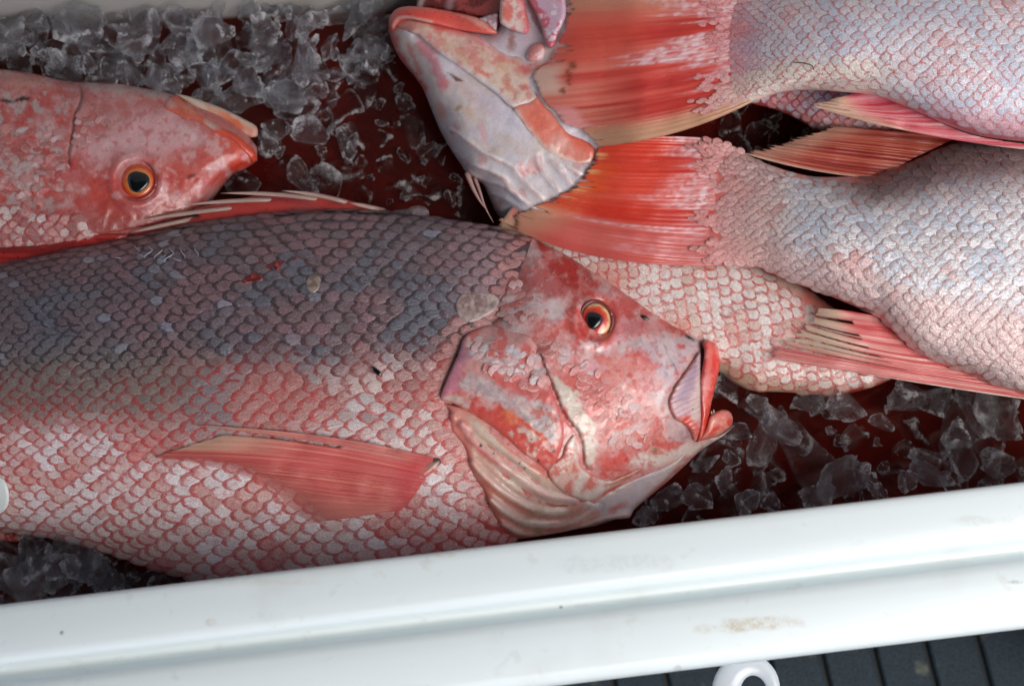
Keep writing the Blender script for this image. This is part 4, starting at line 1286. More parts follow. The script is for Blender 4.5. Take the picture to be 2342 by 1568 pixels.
# finer scales near the pectoral base and throat
xs = xs + 9 * fbm(xs, ys, 160, 310, 2); ys = ys + 7 * fbm(xs, ys, 140, 311, 2)
keep = (sdpoly(xs, ys, spline(HEAD_OUT, 6, True)) < 6) & (sdpoly(xs, ys, np.asarray(WOUND)) < 9)
xs, ys, sz, wz = xs[keep], ys[keep], sz[keep], wz[keep]
t = back_fraction(xs, ys)
n = len(xs)
r1 = 0.5 + 0.42 * fbm(xs, ys, 90, 301, 2) + 0.22 * (rng.random(n) - 0.5)
r2 = 0.5 + 0.42 * fbm(xs, ys, 60, 302, 2) + 0.34 * (rng.random(n) - 0.5)
def cm(c, col, m):
    m = np.clip(m, 0, 1)[:, None]
    return c * (1 - m) + col * m
c = np.tile(rgb(112, 98, 104), (n, 1))
c = cm(c, rgb(136, 104, 110), sm(0.5, 0.8, r1) * 0.8)
c = cm(c, rgb(98, 102, 114), sm(0.45, 0.2, r1) * 0.8)
c = cm(c, rgb(150, 156, 172), sm(0.85, 1.0, r2) * 0.7)
left = 1 - sm(350, 620, xs)
mid = sm(0.28, 0.44, t)
c = cm(c, rgb(124, 114, 106), mid * left * 0.9)
c = cm(c, rgb(176, 128, 122), mid * (1 - left) * sm(0.3, 0.5, r1) * 0.9)
c = cm(c, rgb(156, 140, 140), mid * (1 - left) * sm(0.5, 0.3, r1) * 0.9)
er = sm(680, 860, xs) * sm(0.32, 0.42, t) * (1 - sm(0.66, 0.76, t))
c = cm(c, rgb(208, 194, 190), er * sm(0.3, 0.6, r2) * 0.95)
c = cm(c, rgb(170, 172, 176), er * sm(0.6, 0.85, r2) * 0.8)
low = sm(0.5, 0.66, t)
c = cm(c, rgb(212, 178, 174), low * 0.85)
c = cm(c, rgb(222, 216, 220), low * sm(0.35, 0.65, r2) * 0.95)
c = cm(c, rgb(198, 120, 116), low * sm(0.35, 0.1, r2) * 0.7)
bel = sm(0.76, 0.88, t)
c = cm(c, rgb(208, 188, 182), bel * sm(0.3, 0.6, r1) * 0.9)
tiny = sm(860, 960, xs) * sm(0.72, 0.8, t)
c = cm(c, rgb(198, 132, 126), tiny * 0.6)
nap = sm(1010, 1100, xs) * (1 - sm(0.3, 0.42, t))
c = cm(c, rgb(150, 122, 128), nap * 0.8)
head_d = -sdpoly(xs, ys, spline(HEAD_OUT, 6, True))
c = cm(c, rgb(196, 128, 122), (1 - sm(10, 60, head_d)) * 0.6)
al = np.clip(sm(0.26, 0.5, t) + 0.25 * (rng.random(n) - 0.5) - 0.45 * left * (1 - sm(0.45, 0.62, t)), 0, 1)
c = c * (0.94 + 0.12 * rng.random(n))[:, None]
wob = 1 + 0.14 * fbm(xs, ys, 110, 303, 2)
ln = sz * 0.82 * (1 - 0.35 * tiny) * wob; wd = wz * 1.14 * (1 - 0.2 * tiny) * wob
wd = np.maximum(wd, sz * 0.42)
und = (ys < RIM_Y(xs) - 6) * (A.tt(xs, ys) > 0.06)
put_scales(fa_root, A.z, xs, ys, np.full(n, -1.0), 0.10 + 0.15 * fbm(xs, ys, 160, 312, 2), ln, wd, c, al, 0.045, 300, und, 0.4, 0.04)

# small scales on cheek, gill cover and nape of fish A (one mass, too small to pick apart)
def patch_scales(parent, zf, poly, sp, dirv, colf, lift=-0.8, tilt=0.08, alpha=0.95, rows_k=0.55, size=0.84, drop=0.0):
    poly = np.asarray(poly); x0, y0 = poly.min(0) - 40; x1, y1 = poly.max(0) + 40
    d = np.array(dirv, float); d /= np.hypot(*d); pr = np.array([-d[1], d[0]])
    cx, cy = (x0 + x1) / 2, (y0 + y1) / 2; R = max(x1 - x0, y1 - y0)
    X, Y = [], []
    for j in range(int(-R / (sp * rows_k)), int(R / (sp * rows_k))):
        for i in range(int(-R / sp), int(R / sp)):
            a = (i + 0.5 * (j % 2)) * sp + rng.normal(0, sp * 0.06); b = j * sp * rows_k + rng.normal(0, sp * 0.05)
            X.append(cx + d[0] * a + pr[0] * b); Y.append(cy + d[1] * a + pr[1] * b)
    X, Y = np.array(X), np.array(Y)
    k = (sdpoly(X, Y, poly) + 8 * fbm(X, Y, 40, 9) > 0) & (rng.random(len(X)) >= drop)
    X, Y = X[k], Y[k]
    c = colf(X, Y)
    put_scales(parent, zf, X, Y, np.full(len(X), d[0]), np.full(len(X), d[1]), np.full(len(X), sp * size), np.full(len(X), sp * size * 0.72), c, alpha * (0.4 + 0.6 * rng.random(len(X))), tilt, 0, None, lift, 0.12, M_SCALE_H)

def pick(*cols, w=None):
    cols = np.array(cols)
    def f(x, y):
        return cols[rng.choice(len(cols), len(x), p=w)] * (0.92 + 0.16 * rng.random(len(x)))[:, None]
    return f
def skin_of(pf_, white=0.12):
    def f(x, y):
        c = pf_(x, y).c
        m = (rng.random(len(x)) < white)[:, None]
        return np.where(m, c * 0.4 + rgb(214, 204, 206) * 0.6, c) * (0.94 + 0.12 * rng.random(len(x)))[:, None]
    return f
patch_scales(fa_root, head_z, Z5((650, 440), (770, 480), (870, 550), (980, 640), (1110, 720), (1220, 800), (1280, 930), (1290, 1010), (1060, 1020), (990, 900), (925, 790), (850, 690), (760, 620), (690, 530)), 25, (-0.9, 0.42), skin_of(paint_head, 0.15))
patch_scales(fa_root, oper_z, Z5((340, 480), (480, 470), (640, 550), (710, 690), (680, 760), (540, 690), (420, 640), (345, 560)), 25, (-0.9, 0.42), skin_of(paint_oper, 0.3))
patch_scales(fa_root, head_z, Z5((480, 200), (560, 180), (600, 250), (680, 300), (660, 430), (520, 400), (470, 280)), 24, (-0.9, 0.3), skin_of(paint_head, 0.2))
patch_scales(fa_root, head_z, Z5((340, 120), (440, 0), (560, -20), (600, 80), (480, 180), (400, 230), (300, 240)), 32, (-0.9, 0.3), skin_of(paint_head, 0.0), -0.6, 0.09, 0.4)

# pectoral fin
def col_pect(u, v, x, y):
    p = Paint(x, y, rgb(198, 92, 90), 41)
    st = fbm(v * 260, u * 3, 3.0, 7, 2)
    p.mix(rgb(214, 136, 120), 0.55 * sm(0.0, 0.5, st))
    p.mix(rgb(168, 54, 54), 0.5 * sm(0.1, 0.7, -st))
    p.mix(rgb(206, 170, 146), sm(0.45, 1.0, u) * (v < 0.34) * 0.85)
    p.mix(rgb(200, 128, 120), (v < 0.16) * 0.6)
    p.mix(rgb(204, 126, 116), sm(0.7, 0.95, v) * 0.7)
    p.mix(rgb(196, 60, 70), 0.6 * (1 - sm(0.05, 0.16, u)))
    a = np.ones_like(u)
    a = np.where((v > 0.115) & (v < 0.165) & (u > 0.42), 0.0, a)
    a = a * (1 - 0.75 * sm(0.45, 1.0, u) * sm(0.3, 0.5, v)) * (1 - 0.3 * sm(0.7, 1.0, u))
    p.a = a
    return p
pf = fin('pectoral_fin', [(992, 1046), (985, 1066), (965, 1105), (935, 1150), (915, 1166)],
         [(433, 971), (520, 985), (338, 1045), (395, 1052), (470, 1066), (560, 1090), (610, 1112), (650, 1150), (700, 1196)],
         [(760, 985), (740, 1000), (660, 1012), (680, 1050), (720, 1080), (740, 1110), (760, 1140), (790, 1165), (810, 1184)],
         0, 0, col_pect, fa_root, 46, 90, 22, 2.0, 2.5, np.concatenate([np.linspace(0.02, 0.1, 4), np.linspace(0.18, 0.95, 15)]), None, (2.2, 0.5), 0.03, 3, 3.0, cut=lambda q: 1.0 if q < 0.4 else 0.85,
         zoff=lambda x, y: np.maximum(A.z(x, y), 0) + 9)
BASEF = Y7((1800, 640), (1840, 560), (1900, 480), (1960, 420), (2020, 375), (2080, 372), (2095, 410), (2040, 470), (1960, 540), (1900, 620), (1850, 690))
def paint_pb(x, y):
    p = Paint(x, y, rgb(196, 92, 88), 43)
    p.mottle(rgb(214, 176, 172), 12, 0.15, 0.15, 1, 0.8)
    p.line(rgb(128, 116, 98), Y7((1930, 480), (2000, 420), (2060, 395)), 10, 0.8, 4, 12, 2, 0.85)
    p.line(rgb(58, 48, 42), Y7((2030, 380), (2085, 385), (2085, 420)), 5, 0.8, 3, 12, 3, 0.8)
    return p.grain(0.1, 5)
relief('fin_base', BASEF, lambda x, y: A.z(x, y) + 9, paint_pb, M_SKIN, pf, 3.5, (12, 12), 24)

# dorsal fin: spines folded back over the red membrane
DZ = lambda x, y: -52 + 0 * x
def paint_dm(x, y):
    p = Paint(x, y, rgb(140, 48, 48), 45)
    p.mottle(rgb(176, 60, 54), 30, 0.0, 0.3, 1, 0.8, 1.0, 4.0, 0.6)
    p.mottle(rgb(96, 64, 68), 26, 0.15, 0.3, 2, 0.7, sm(560, 700, x), 4.0, 0.6)
    return p
dm = relief('dorsal_fin', [(292, 534), (400, 506), (455, 494), (440, 478), (520, 462), (560, 452), (650, 438), (720, 440), (790, 456), (872, 480), (850, 496), (640, 505), (470, 525), (360, 540)], DZ, paint_dm, M_SKIN, fa_root, 5, (6, 5), 12)
def paint_dm2(x, y):
    p = Paint(x, y, rgb(170, 46, 42), 46)
    p.mottle(rgb(110, 28, 30), 24, 0.1, 0.3, 1, 0.8, 1.0, 5.0, 0.5)
    return p
relief('dorsal_fin', [(-140, 592), (-60, 578), (0, 563), (100, 556), (180, 541), (225, 534), (292, 538), (250, 556), (120, 584), (0, 612), (-140, 640)], lambda x, y: -44 + 0 * x, paint_dm2, M_SKIN, fa_root, 5, (8, 6), 14)
for q, (a, b, cc) in enumerate([((299, 532), (470, 495), (380, 512)), ((321, 504), (590, 470), (450, 482)), ((422, 469), (680, 457), (540, 455)), ((504, 442), (790, 466), (640, 438)), ((645, 436), (830, 476), (745, 444)), ((800, 464), (880, 482), (840, 472))]):
    tt_ = np.linspace(0, 1, 12)[:, None]
    pts = (1 - tt_) ** 2 * np.array(a) + 2 * tt_ * (1 - tt_) * np.array(cc) + tt_ ** 2 * np.array(b)
    col = np.tile(rgb(178, 150, 140), (12, 1)) * np.linspace(1.1, 0.6, 12)[:, None]
    tube('fin_spine', P(pts[:, 0], pts[:, 1], np.interp(np.linspace(0, 1, 12), [0, 0.7, 1], [-36, -46, -84])), np.interp(np.linspace(0, 1, 12), [0, 0.3, 1], [0.5, 5.0, 6.5]) * U, M_RAY, dm, col, 7, 0.8)
# pelvic fin peeking out at the belly
relief('pelvic_fin', [(-80, 1205), (0, 1212), (60, 1226), (40, 1238), (0, 1236), (-80, 1240)], lambda x, y: -92 + 0 * x, lambda x, y: Paint(x, y, rgb(176, 60, 56), 47).mottle(rgb(206, 150, 140), 14, 0.1), M_SKIN, fa_root, 5, (6, 5), 10)

# pale slivers built in place of glints off wet, torn scale edges
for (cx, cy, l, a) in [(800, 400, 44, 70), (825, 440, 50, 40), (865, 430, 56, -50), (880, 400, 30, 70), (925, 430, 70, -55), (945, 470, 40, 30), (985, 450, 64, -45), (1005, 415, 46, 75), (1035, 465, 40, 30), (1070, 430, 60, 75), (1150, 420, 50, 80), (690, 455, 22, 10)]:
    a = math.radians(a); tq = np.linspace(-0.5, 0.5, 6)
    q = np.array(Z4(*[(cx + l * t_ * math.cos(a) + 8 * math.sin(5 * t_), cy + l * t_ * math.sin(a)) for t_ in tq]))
    tube('scale_edge_glint', P(q[:, 0], q[:, 1], A.z(q[:, 0], q[:, 1]) + 7), np.array([0.5, 1.6, 1.2, 2.0, 1.4, 0.5]) * U, M_EYE, fa_root, np.tile(rgb(150, 160, 176), (6, 1)), 5, 0.5)
# ------------------------------------------------------------------ the other fish
def lattice_abs(body, sp, rk, amin, amax, g=lambda a: 1.0 + 0 * a, tmin=0.03, tmax=0.97):
    fa = np.linspace(amin, amax, 800)
    s = sp * g(fa)
    cum = np.concatenate([[0], np.cumsum(0.5 * (1 / s[1:] + 1 / s[:-1]) * np.diff(fa))])
    X, Y, S_ = [], [], []
    for j in range(-60, 61):
        k = np.arange(0.5 * (j % 2), cum[-1], 1.0)
        a = np.interp(k, cum, fa); ss = np.interp(k, cum, s)
        a = a + rng.normal(0, 0.05, len(a)) * ss
        b = (body.t(a) + body.b(a)) / 2 + j * rk * ss + rng.normal(0, 0.04, len(a)) * ss
        t = (b - body.t(a)) / (body.b(a) - body.t(a))
        m = (t > tmin) & (t < tmax)
        X.append(a[m]); Y.append(b[m]); S_.append(ss[m])
    a, b, s = np.concatenate(X), np.concatenate(Y), np.concatenate(S_)
    x, y = body.glob(a, b)
    return x, y, s

fc = thing('fish', 'upturned fish with white throat and open mouth at top centre, belly running under the tails', 'fish', (1500, 500, -170), 'fish in the cooler')
C = Body([(0, -160), (300, -190), (700, -200), (1300, -190)], [(0, 140), (200, 170), (380, 188), (480, 166), (600, 110), (700, 60), (820, 30), (1000, 10), (1300, -10)], [(0, -110), (1300, -120)], [(0, 60), (300, 84), (600, 84), (1300, 80)], 60, 1010, (1150, 400), 36)
# belly edge given in the picture's own frame
_cb = [(1180, 560), (1330, 690), (1480, 790), (1646, 852), (1677, 874), (1716, 892), (1802, 897), (1900, 903), (1980, 890), (2040, 866), (2090, 828), (2140, 780)]
_lb = [C.loc(x, y) for x, y in _cb]
C.b = curve_x([(float(a), float(b)) for a, b in _lb])
CZ = tps([(888, 50, -60), (930, 150, -70), (985, 260, -80), (1030, 350, -90), (1085, 420, -95), (1140, 500, -100), (940, 60, -10), (1000, 120, 4), (1060, 170, 12), (1120, 220, 14), (1180, 250, 14), (1240, 290, 8), (1320, 320, -2),
          (1000, 200, -8), (1060, 270, -8), (1120, 330, -12), (1090, 380, -30), (1170, 400, -16), (1250, 400, -16), (1200, 470, -40), (1280, 470, -30), (1330, 400, -14), (1260, 180, 16), (1330, 120, 14), (1400, 60, 10), (1450, 250, -4),
          (1110, 20, -20), (1180, 40, -24), (1220, 60, -20), (1290, 20, 4), (1050, 30, -30), (1150, 100, -12), (1200, 110, -16)])
THROAT = Z2((165, 140), (185, 85), (240, 60), (420, 90), (600, 140), (740, 190), (800, 170), (815, 90), (830, -60), (1420, -60), (1560, 200), (1560, 600), (1560, 900), (1400, 1150), (1150, 1330), (980, 1350), (850, 1300), (795, 1240), (755, 1150), (715, 1072), (640, 1035), (595, 970), (530, 872), (470, 765),
            (420, 645), (370, 525), (320, 450), (228, 335), (176, 215))
CF = [Y2((100, 80), (250, 190), (420, 310), (540, 365), (680, 440), (760, 540)), Y2((740, 450), (800, 560), (880, 650), (1040, 790)), Y2((950, 330), (980, 450), (1060, 580), (1200, 720)), Y2((1080, 350), (1150, 450), (1230, 560), (1300, 640)),
      Y2((1190, 430), (1290, 480), (1400, 530)), Y2((230, 480), (400, 570), (560, 620), (700, 700), (900, 850)), Y2((480, 700), (620, 760), (760, 840), (900, 900)), Y2((130, 290), (250, 400), (440, 480), (560, 540), (680, 660)),
      Y2((520, 500), (620, 560), (700, 680), (820, 800))]
JAWL = Y1((310, 350), (520, 530), (700, 650), (900, 790), (1100, 930), (1250, 1040))
def throat_z(x, y):
    z = CZ(x, y)
    for k, f in enumerate(CF):
        d, t = dline(x, y, spline(f, 6))
        z = z + (7.5 if k else 9) * np.sin(np.pi * np.clip(t, 0.05, 0.95)) ** 0.5 * np.exp(-(d / 8) ** 2)
    d, t = dline(x, y, JAWL)
    z = z - 9 * np.exp(-(d / 9) ** 2)
    return z + 2.0 * fbm(x, y, 36, 19, 3)

def on_throat(lift, x0, x1):
    """fins lie on whatever is under them: the upturned throat, or the back of the front fish"""
    def f(x, y, z):
        w = sm(x1, x0, x)
        under = np.maximum(np.maximum(CZ(x, y), np.where(x > 1180, C.z(x, y), -200)), np.where((x > 1040) & (A.tt(x, y) > 0), A.z(x, y), -200)) + lift
        return z * (1 - w) + np.maximum(under, -70) * w
    return f
# ---- fish D: uppermost on the right, tail towards the middle
fd = thing('fish', 'pale silvery pink fish at the top right, tail fin spread over the upturned head', 'fish', (2000, 100, 20), 'fish in the cooler')
D = Body([(1610, -20), (1680, -30), (1760, -36), (1900, -60), (2100, -110), (2650, -190)], [(1610, 270), (1680, 250), (1720, 235), (1780, 213), (1850, 206), (1920, 210), (2000, 219), (2080, 248), (2160, 283), (2240, 310), (2342, 324), (2650, 350)],
         [(1590, 46), (1650, 54), (1720, 66), (1800, 78), (2000, 84), (2650, 90)], [(1580, 3), (1640, 9), (1700, 24), (1760, 46), (1840, 76), (1940, 104), (2200, 130), (2650, 150)], 1605, 2650)
def paint_d(x, y):
    p = Paint(x, y, rgb(196, 128, 128), 51)
    t = D.tt(x, y)
    p.mottle(rgb(190, 80, 84), 30, 0.0, 0.3, 1, 0.7)
    p.mix(rgb(206, 182, 168), sm(0.72, 0.9, t) * sm(2150, 1950, x) * 0.8)
    p.mix(rgb(196, 92, 100), sm(0.8, 0.95, t) * sm(2050, 2200, x) * 0.8)
    p.mix(rgb(196, 96, 92), (1 - sm(1640, 1720, x)) * 0.8)
    return p.grain(0.1, 6)
D.mesh('body', paint_d, M_SKIN, fd, 120, 60)
xs, ys, s = lattice_abs(D, 29, 0.56, 1500, 2640, lambda a: 0.36 + 0.26 * sm(1520, 1700, a) + 0.38 * sm(1700, 1950, a))
k = rng.random(len(xs)) < sm(1585, 1660, xs + 50 * fbm(xs * 0.12, ys, 12, 5, 2)) * 1.02
xs, ys, s = xs[k], ys[k], s[k]
xs = xs + 5 * fbm(xs, ys, 120, 320, 2); ys = ys + 4 * fbm(xs, ys, 120, 321, 2)
n = len(xs); t = D.tt(xs, ys)
r1 = 0.5 + 0.4 * fbm(xs, ys, 80, 322, 2) + 0.3 * (rng.random(n) - 0.5); r2 = 0.5 + 0.4 * fbm(xs, ys, 50, 323, 2) + 0.4 * (rng.random(n) - 0.5)
c = np.tile(rgb(198, 200, 208), (n, 1))
c = cm(c, rgb(178, 188, 204), sm(0.45,0.75,r1) * 0.8)
c = cm(c, rgb(206, 176, 180), sm(0.35,0.1,r1) * 0.8)
c = cm(c, rgb(168, 150, 176), (1 - sm(1700, 1780, xs)) * (r2 > 0.4) * 0.7)
c = cm(c, rgb(202, 156, 160), (1 - sm(1630, 1750, xs)) * 0.85)
c = cm(c, rgb(198, 112, 112), (1 - sm(1590, 1680, xs)) * 0.8)
c = cm(c, rgb(206, 196, 180), sm(0.66, 0.8, t) * sm(2150, 1950, xs) * 0.85)
c = cm(c, rgb(206, 140, 144), sm(0.84, 0.93, t) * sm(2080, 2200, xs) * 0.7)
c = c * (0.9 + 0.16 * rng.random(n))[:, None]
al = 0.85 + 0.3 * (rng.random(n) - 0.5)
c = cm(c, rgb(200, 126, 128), (1 - sm(1600, 1800, xs + 60 * fbm(xs * 0.3, ys, 30, 71, 3))) * 0.85)
dfz = lambda x, y: np.maximum(D.z(x, y), 75.2 - 22 * np.clip((1750 - x) / 500, 0, 1) + 0 * y)
fan = 1 - sm(1560, 1720, xs)
put_scales(fd, dfz, xs, ys, np.full(n, -1.0), np.full(n, -0.04) + 0.25 * fan * (ys - 110) / 140, s * (0.78 + 0.1 * fan), s * (0.62 - 0.22 * fan), c, al, 0.045, 300, (ys < 345), 0.5, 0.06, M_SCALE_DJ, SCALE_MD)

def tail_cols(seed, flesh=rgb(198, 76, 66)):
    def f(u, v, x, y):
        p = Paint(x, y, flesh, seed)
        st = fbm(v * 150, u * 2.6, 3.2, seed + 3, 3)
        st2 = fbm(v * 40, u * 1.6, 3.0, seed + 9, 3)
        p.mix(rgb(210, 122, 108), 0.5 * sm(0.0, 0.6, st2))
        p.mix(rgb(176, 34, 28), 0.75 * sm(0.0, 0.5, -st2))
        p.mix(rgb(150, 36, 34), 0.35 * sm(0.1, 0.6, st))
        fing = sm(-0.1, 0.35, st2 * 0.9 + 0.25 * st + (0.42 - u) * 2.6)
        spk = fbm(x, y, 9, seed + 30, 2)
        p.mix(rgb(204, 142, 142), fing * 0.8)
        p.mix(rgb(212, 186, 192), fing * sm(0.0, 0.5, spk) * 0.75)
        p.mix(rgb(178, 60, 60), fing * sm(0.2, 0.6, -spk) * 0.6)
        return p
    return f
d_base = tail_cols(61)
def col_dt(u, v, x, y):
    p = d_base(u, v, x, y)
    st = fbm(v * 200, u * 2.0, 3.0, 66, 2)
    p.mix(rgb(204, 126, 108), sm(0.5, 0.85, u) * (0.45 + 0.4 * st))
    p.mix(rgb(190, 152, 120), sm(0.80, 0.95, v) * 0.85)                 # pale lower lobe
    p.mix(rgb(176, 128, 104), (1 - sm(0.05, 0.3, v)) * sm(0.2, 0.6, u) * 0.8)
    p.mix(rgb(206, 74, 56), sm(0.5, 0.7, u) * sm(0.12, 0.24, v) * (1 - sm(0.4, 0.55, v)) * 0.7)
    p.mix(rgb(216, 188, 172), sm(0.84, 0.93, u) * sm(0.42, 0.5, v) * (1 - sm(0.58, 0.66, v)) * 0.8)
    edge = sm(0.972, 0.985, u) * (sm(0.0, 0.3, fbm(v * 90, v * 0, 2.0, 8, 2)))
    p.mix(rgb(58, 52, 58), edge * (1 - sm(0.86, 0.9, v)) * ((v > 0.68) | (v < 0.3)) * 0.9)
    p.mix(rgb(216, 150, 150), sm(0.86, 0.92, u) * sm(0.68, 0.72, v) * (1 - sm(0.84, 0.88, v)) * 0.7)
    for (cx, cy, rx, ry) in Y1_SPOTS:
        p.blob(rgb(104, 52, 26), cx, cy, rx, ry, 70, 0.5, 3, 8, 3, 0.85)
    p.a = (1 - 0.4 * sm(0.65, 1.0, u)) * np.where((fbm(v * 130, v * 0 + 3.3, 2.0, 31, 2) > 0.75) & (u > 0.86 + 0.1 * vnoise(v * 40, v * 0, 3)), 0.0, 1.0)
    return p
Y1_SPOTS = [(*Y1((1840, 640))[0], 10, 7), (*Y1((1805, 720))[0], 12, 5), (*Y1((1800, 800))[0], 8, 4), (*Y1((1740, 885))[0], 8, 6)]
ARC = spline(Y1((1980, 230), (2080, 330), (2130, 450), (2140, 560), (2125, 740), (2080, 900), (2010, 1010)), 6)
ARCP = np.vstack([ARC, Y1((1300, 1500), (900, 600), (1300, -100))])
def d_off(x, y):
    d, tt_ = dline(x, y, ARC)
    s = sdpoly(x, y, ARCP) > 0
    f = np.sin(np.pi * np.clip(tt_, 0, 1)) ** 0.6
    return np.where(s, 7 * sm(0, 6, d), -4 * np.exp(-(d / 6) ** 2)) * f
td = fin('tail_fin', [(1730, -30), (1750, 20), (1765, 80), (1770, 130), (1765, 180), (1735, 226)],
         [(1292, -50), (1294, 0), (1288, 45), (1262, 125), (1214, 165), (1213, 185), (1228, 215), (1258, 252), (1290, 285), (1326, 298), (1361, 336)],
         [(1480, -46), (1485, 0), (1490, 60), (1470, 120), (1455, 165), (1450, 195), (1460, 225), (1480, 258), (1500, 280), (1530, 300), (1560, 322)],
         74, 52, col_dt, fd, 60, 150, 30, 1.3, 3.0, None, None, (1.5, 0.6), 0.02, 5, 0, zoff=d_off, drape=on_throat(17, 1330, 1480))
td['label'] = 'salmon red fan of the tail with dark smudged margin'
def col_daf(u, v, x, y):
    p = Paint(x, y, rgb(204, 88, 100), 71)
    st = fbm(v * 90, u * 1.5, 3.0, 3, 2)
    p.mix(rgb(178, 40, 56), 0.7 * sm(0, 0.5, st)); p.mix(rgb(220, 160, 160), 0.6 * sm(0, 0.5, -st))
    p.mix(rgb(206, 180, 152), sm(0.45, 0.9, u) * 0.85)
    p.mix(rgb(216, 196, 176), sm(0.86, 0.95, v) * 0.9)
    p.a = np.where((np.abs(np.sin(v * 34)) < 0.35) & (u > 0.72 + 0.15 * np.sin(v * 11)), 0.0, 1.0) * (1 - 0.4 * sm(0.7, 1, u))
    return p
fin('anal_fin', [(1985, 212), (2060, 240), (2130, 272), (2220, 308), (2345, 330), (2480, 345)], [(1905, 226), (1840, 236), (1850, 242), (1900, 258), (1945, 268), (2000, 282)],
    [(1950, 215), (1960, 232), (2000, 256), (2080, 292), (2170, 328), (2310, 352)], 70, 48, col_daf, fd, 36, 60, 12, 2.4, 4, None, None, (3.0, 0.8), 0.06, 9)

# ---- fish E: below it on the right, tail laid over the upturned throat
fe = thing('fish', 'silvery pink fish at the right edge, bright orange red tail fin over the white throat', 'fish', (2050, 560, -60), 'fish in the cooler')
E = Body([(1600, 318), (1640, 322), (1700, 350), (1760, 377), (1850, 402), (1930, 404), (2000, 400), (2080, 370), (2160, 335), (2342, 285), (2650, 220)],
         [(1600, 600), (1640, 605), (1740, 612), (1790, 636), (1870, 666), (1960, 703), (2010, 728), (2060, 775), (2120, 818), (2200, 850), (2342, 903), (2650, 960)],
         [(1600, -20), (2650, -20)], [(1560, 3), (1620, 8), (1680, 20), (1740, 38), (1820, 64), (1930, 90), (2150, 110), (2650, 130)], 1590, 2650)
def paint_e(x, y):
    p = Paint(x, y, rgb(196, 150, 148), 81)
    t = E.tt(x, y)
    p.mottle(rgb(198, 112, 104), 26, 0.05, 0.3, 1, 0.7)
    p.mix(rgb(120, 74, 74), (1 - sm(0.14, 0.3, t)) * sm(1850, 2050, x) * 0.9)  # dark back: pigment plus shade under the upper fish, painted together
    p.mix(rgb(206, 124, 116), sm(0.8, 0.95, t) * 0.8)
    p.mix(rgb(198, 92, 86), (1 - sm(1640, 1720, x)) * 0.8)
    return p.grain(0.1, 6)
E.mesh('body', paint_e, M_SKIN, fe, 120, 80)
xs, ys, s = lattice_abs(E, 30, 0.56, 1460, 2640, lambda a: 0.36 + 0.22 * sm(1480, 1700, a) + 0.42 * sm(1700, 2000, a), 0.008, 0.99)
k = rng.random(len(xs)) < sm(1585, 1660, xs + 50 * fbm(xs * 0.12, ys, 12, 6, 2)) * 1.02
xs, ys, s = xs[k], ys[k], s[k]
xs = xs + 5 * fbm(xs, ys, 120, 330, 2); ys = ys + 4 * fbm(xs, ys, 120, 331, 2)
n = len(xs); t = E.tt(xs, ys)
r1 = 0.5 + 0.4 * fbm(xs, ys, 80, 332, 2) + 0.3 * (rng.random(n) - 0.5); r2 = 0.5 + 0.4 * fbm(xs, ys, 50, 333, 2) + 0.4 * (rng.random(n) - 0.5)
c = np.tile(rgb(202, 204, 208), (n, 1))
c = cm(c, rgb(182, 194, 208), sm(0.35,0.65,r1) * 0.85)
c = cm(c, rgb(218, 220, 224), sm(0.55,0.85,r2) * 0.9)
c = cm(c, rgb(200, 130, 126), sm(0.25,0.0,r1) * 0.7)
c = cm(c, rgb(206, 180, 176), sm(0.62, 0.75, t) * 0.8)
c = cm(c, rgb(206, 168, 160), (1 - sm(1740, 1850, xs)) * 0.7)
c = cm(c, rgb(204, 156, 154), (1 - sm(1620, 1740, xs)) * 0.85)
c = cm(c, rgb(200, 110, 106), (1 - sm(1590, 1670, xs)) * 0.8)
c = cm(c, rgb(96, 74, 74), (1 - sm(0.12, 0.3, t)) * sm(1850, 2000, xs) * 0.9)  # back scales darkened alike, pigment plus painted overhang shade
c = c * (0.9 + 0.16 * rng.random(n))[:, None]
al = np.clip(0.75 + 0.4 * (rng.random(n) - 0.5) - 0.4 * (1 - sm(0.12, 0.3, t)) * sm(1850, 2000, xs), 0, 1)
c = cm(c, rgb(202, 132, 128), (1 - sm(1600, 1780, xs + 60 * fbm(xs * 0.3, ys, 30, 72, 3))) * 0.7)
efz = lambda x, y: np.maximum(E.z(x, y), -19 + 28 * np.clip((1740 - x) / 480, 0, 1) + 6 * np.sin(np.pi * np.clip((1740 - x) / 480, 0, 1)) + 0 * y)
fan = 1 - sm(1530, 1700, xs)
put_scales(fe, efz, xs, ys, np.full(n, -1.0), np.full(n, -0.16) + 0.3 * fan * (ys - 460) / 140, s * (0.8 + 0.1 * fan), s * (0.64 - 0.22 * fan), c, al, 0.07, 300, (E.tt(xs, ys) > 0.1) * 1.0, 0.8, 0.09, M_SCALE_EJ, SCALE_ME2)

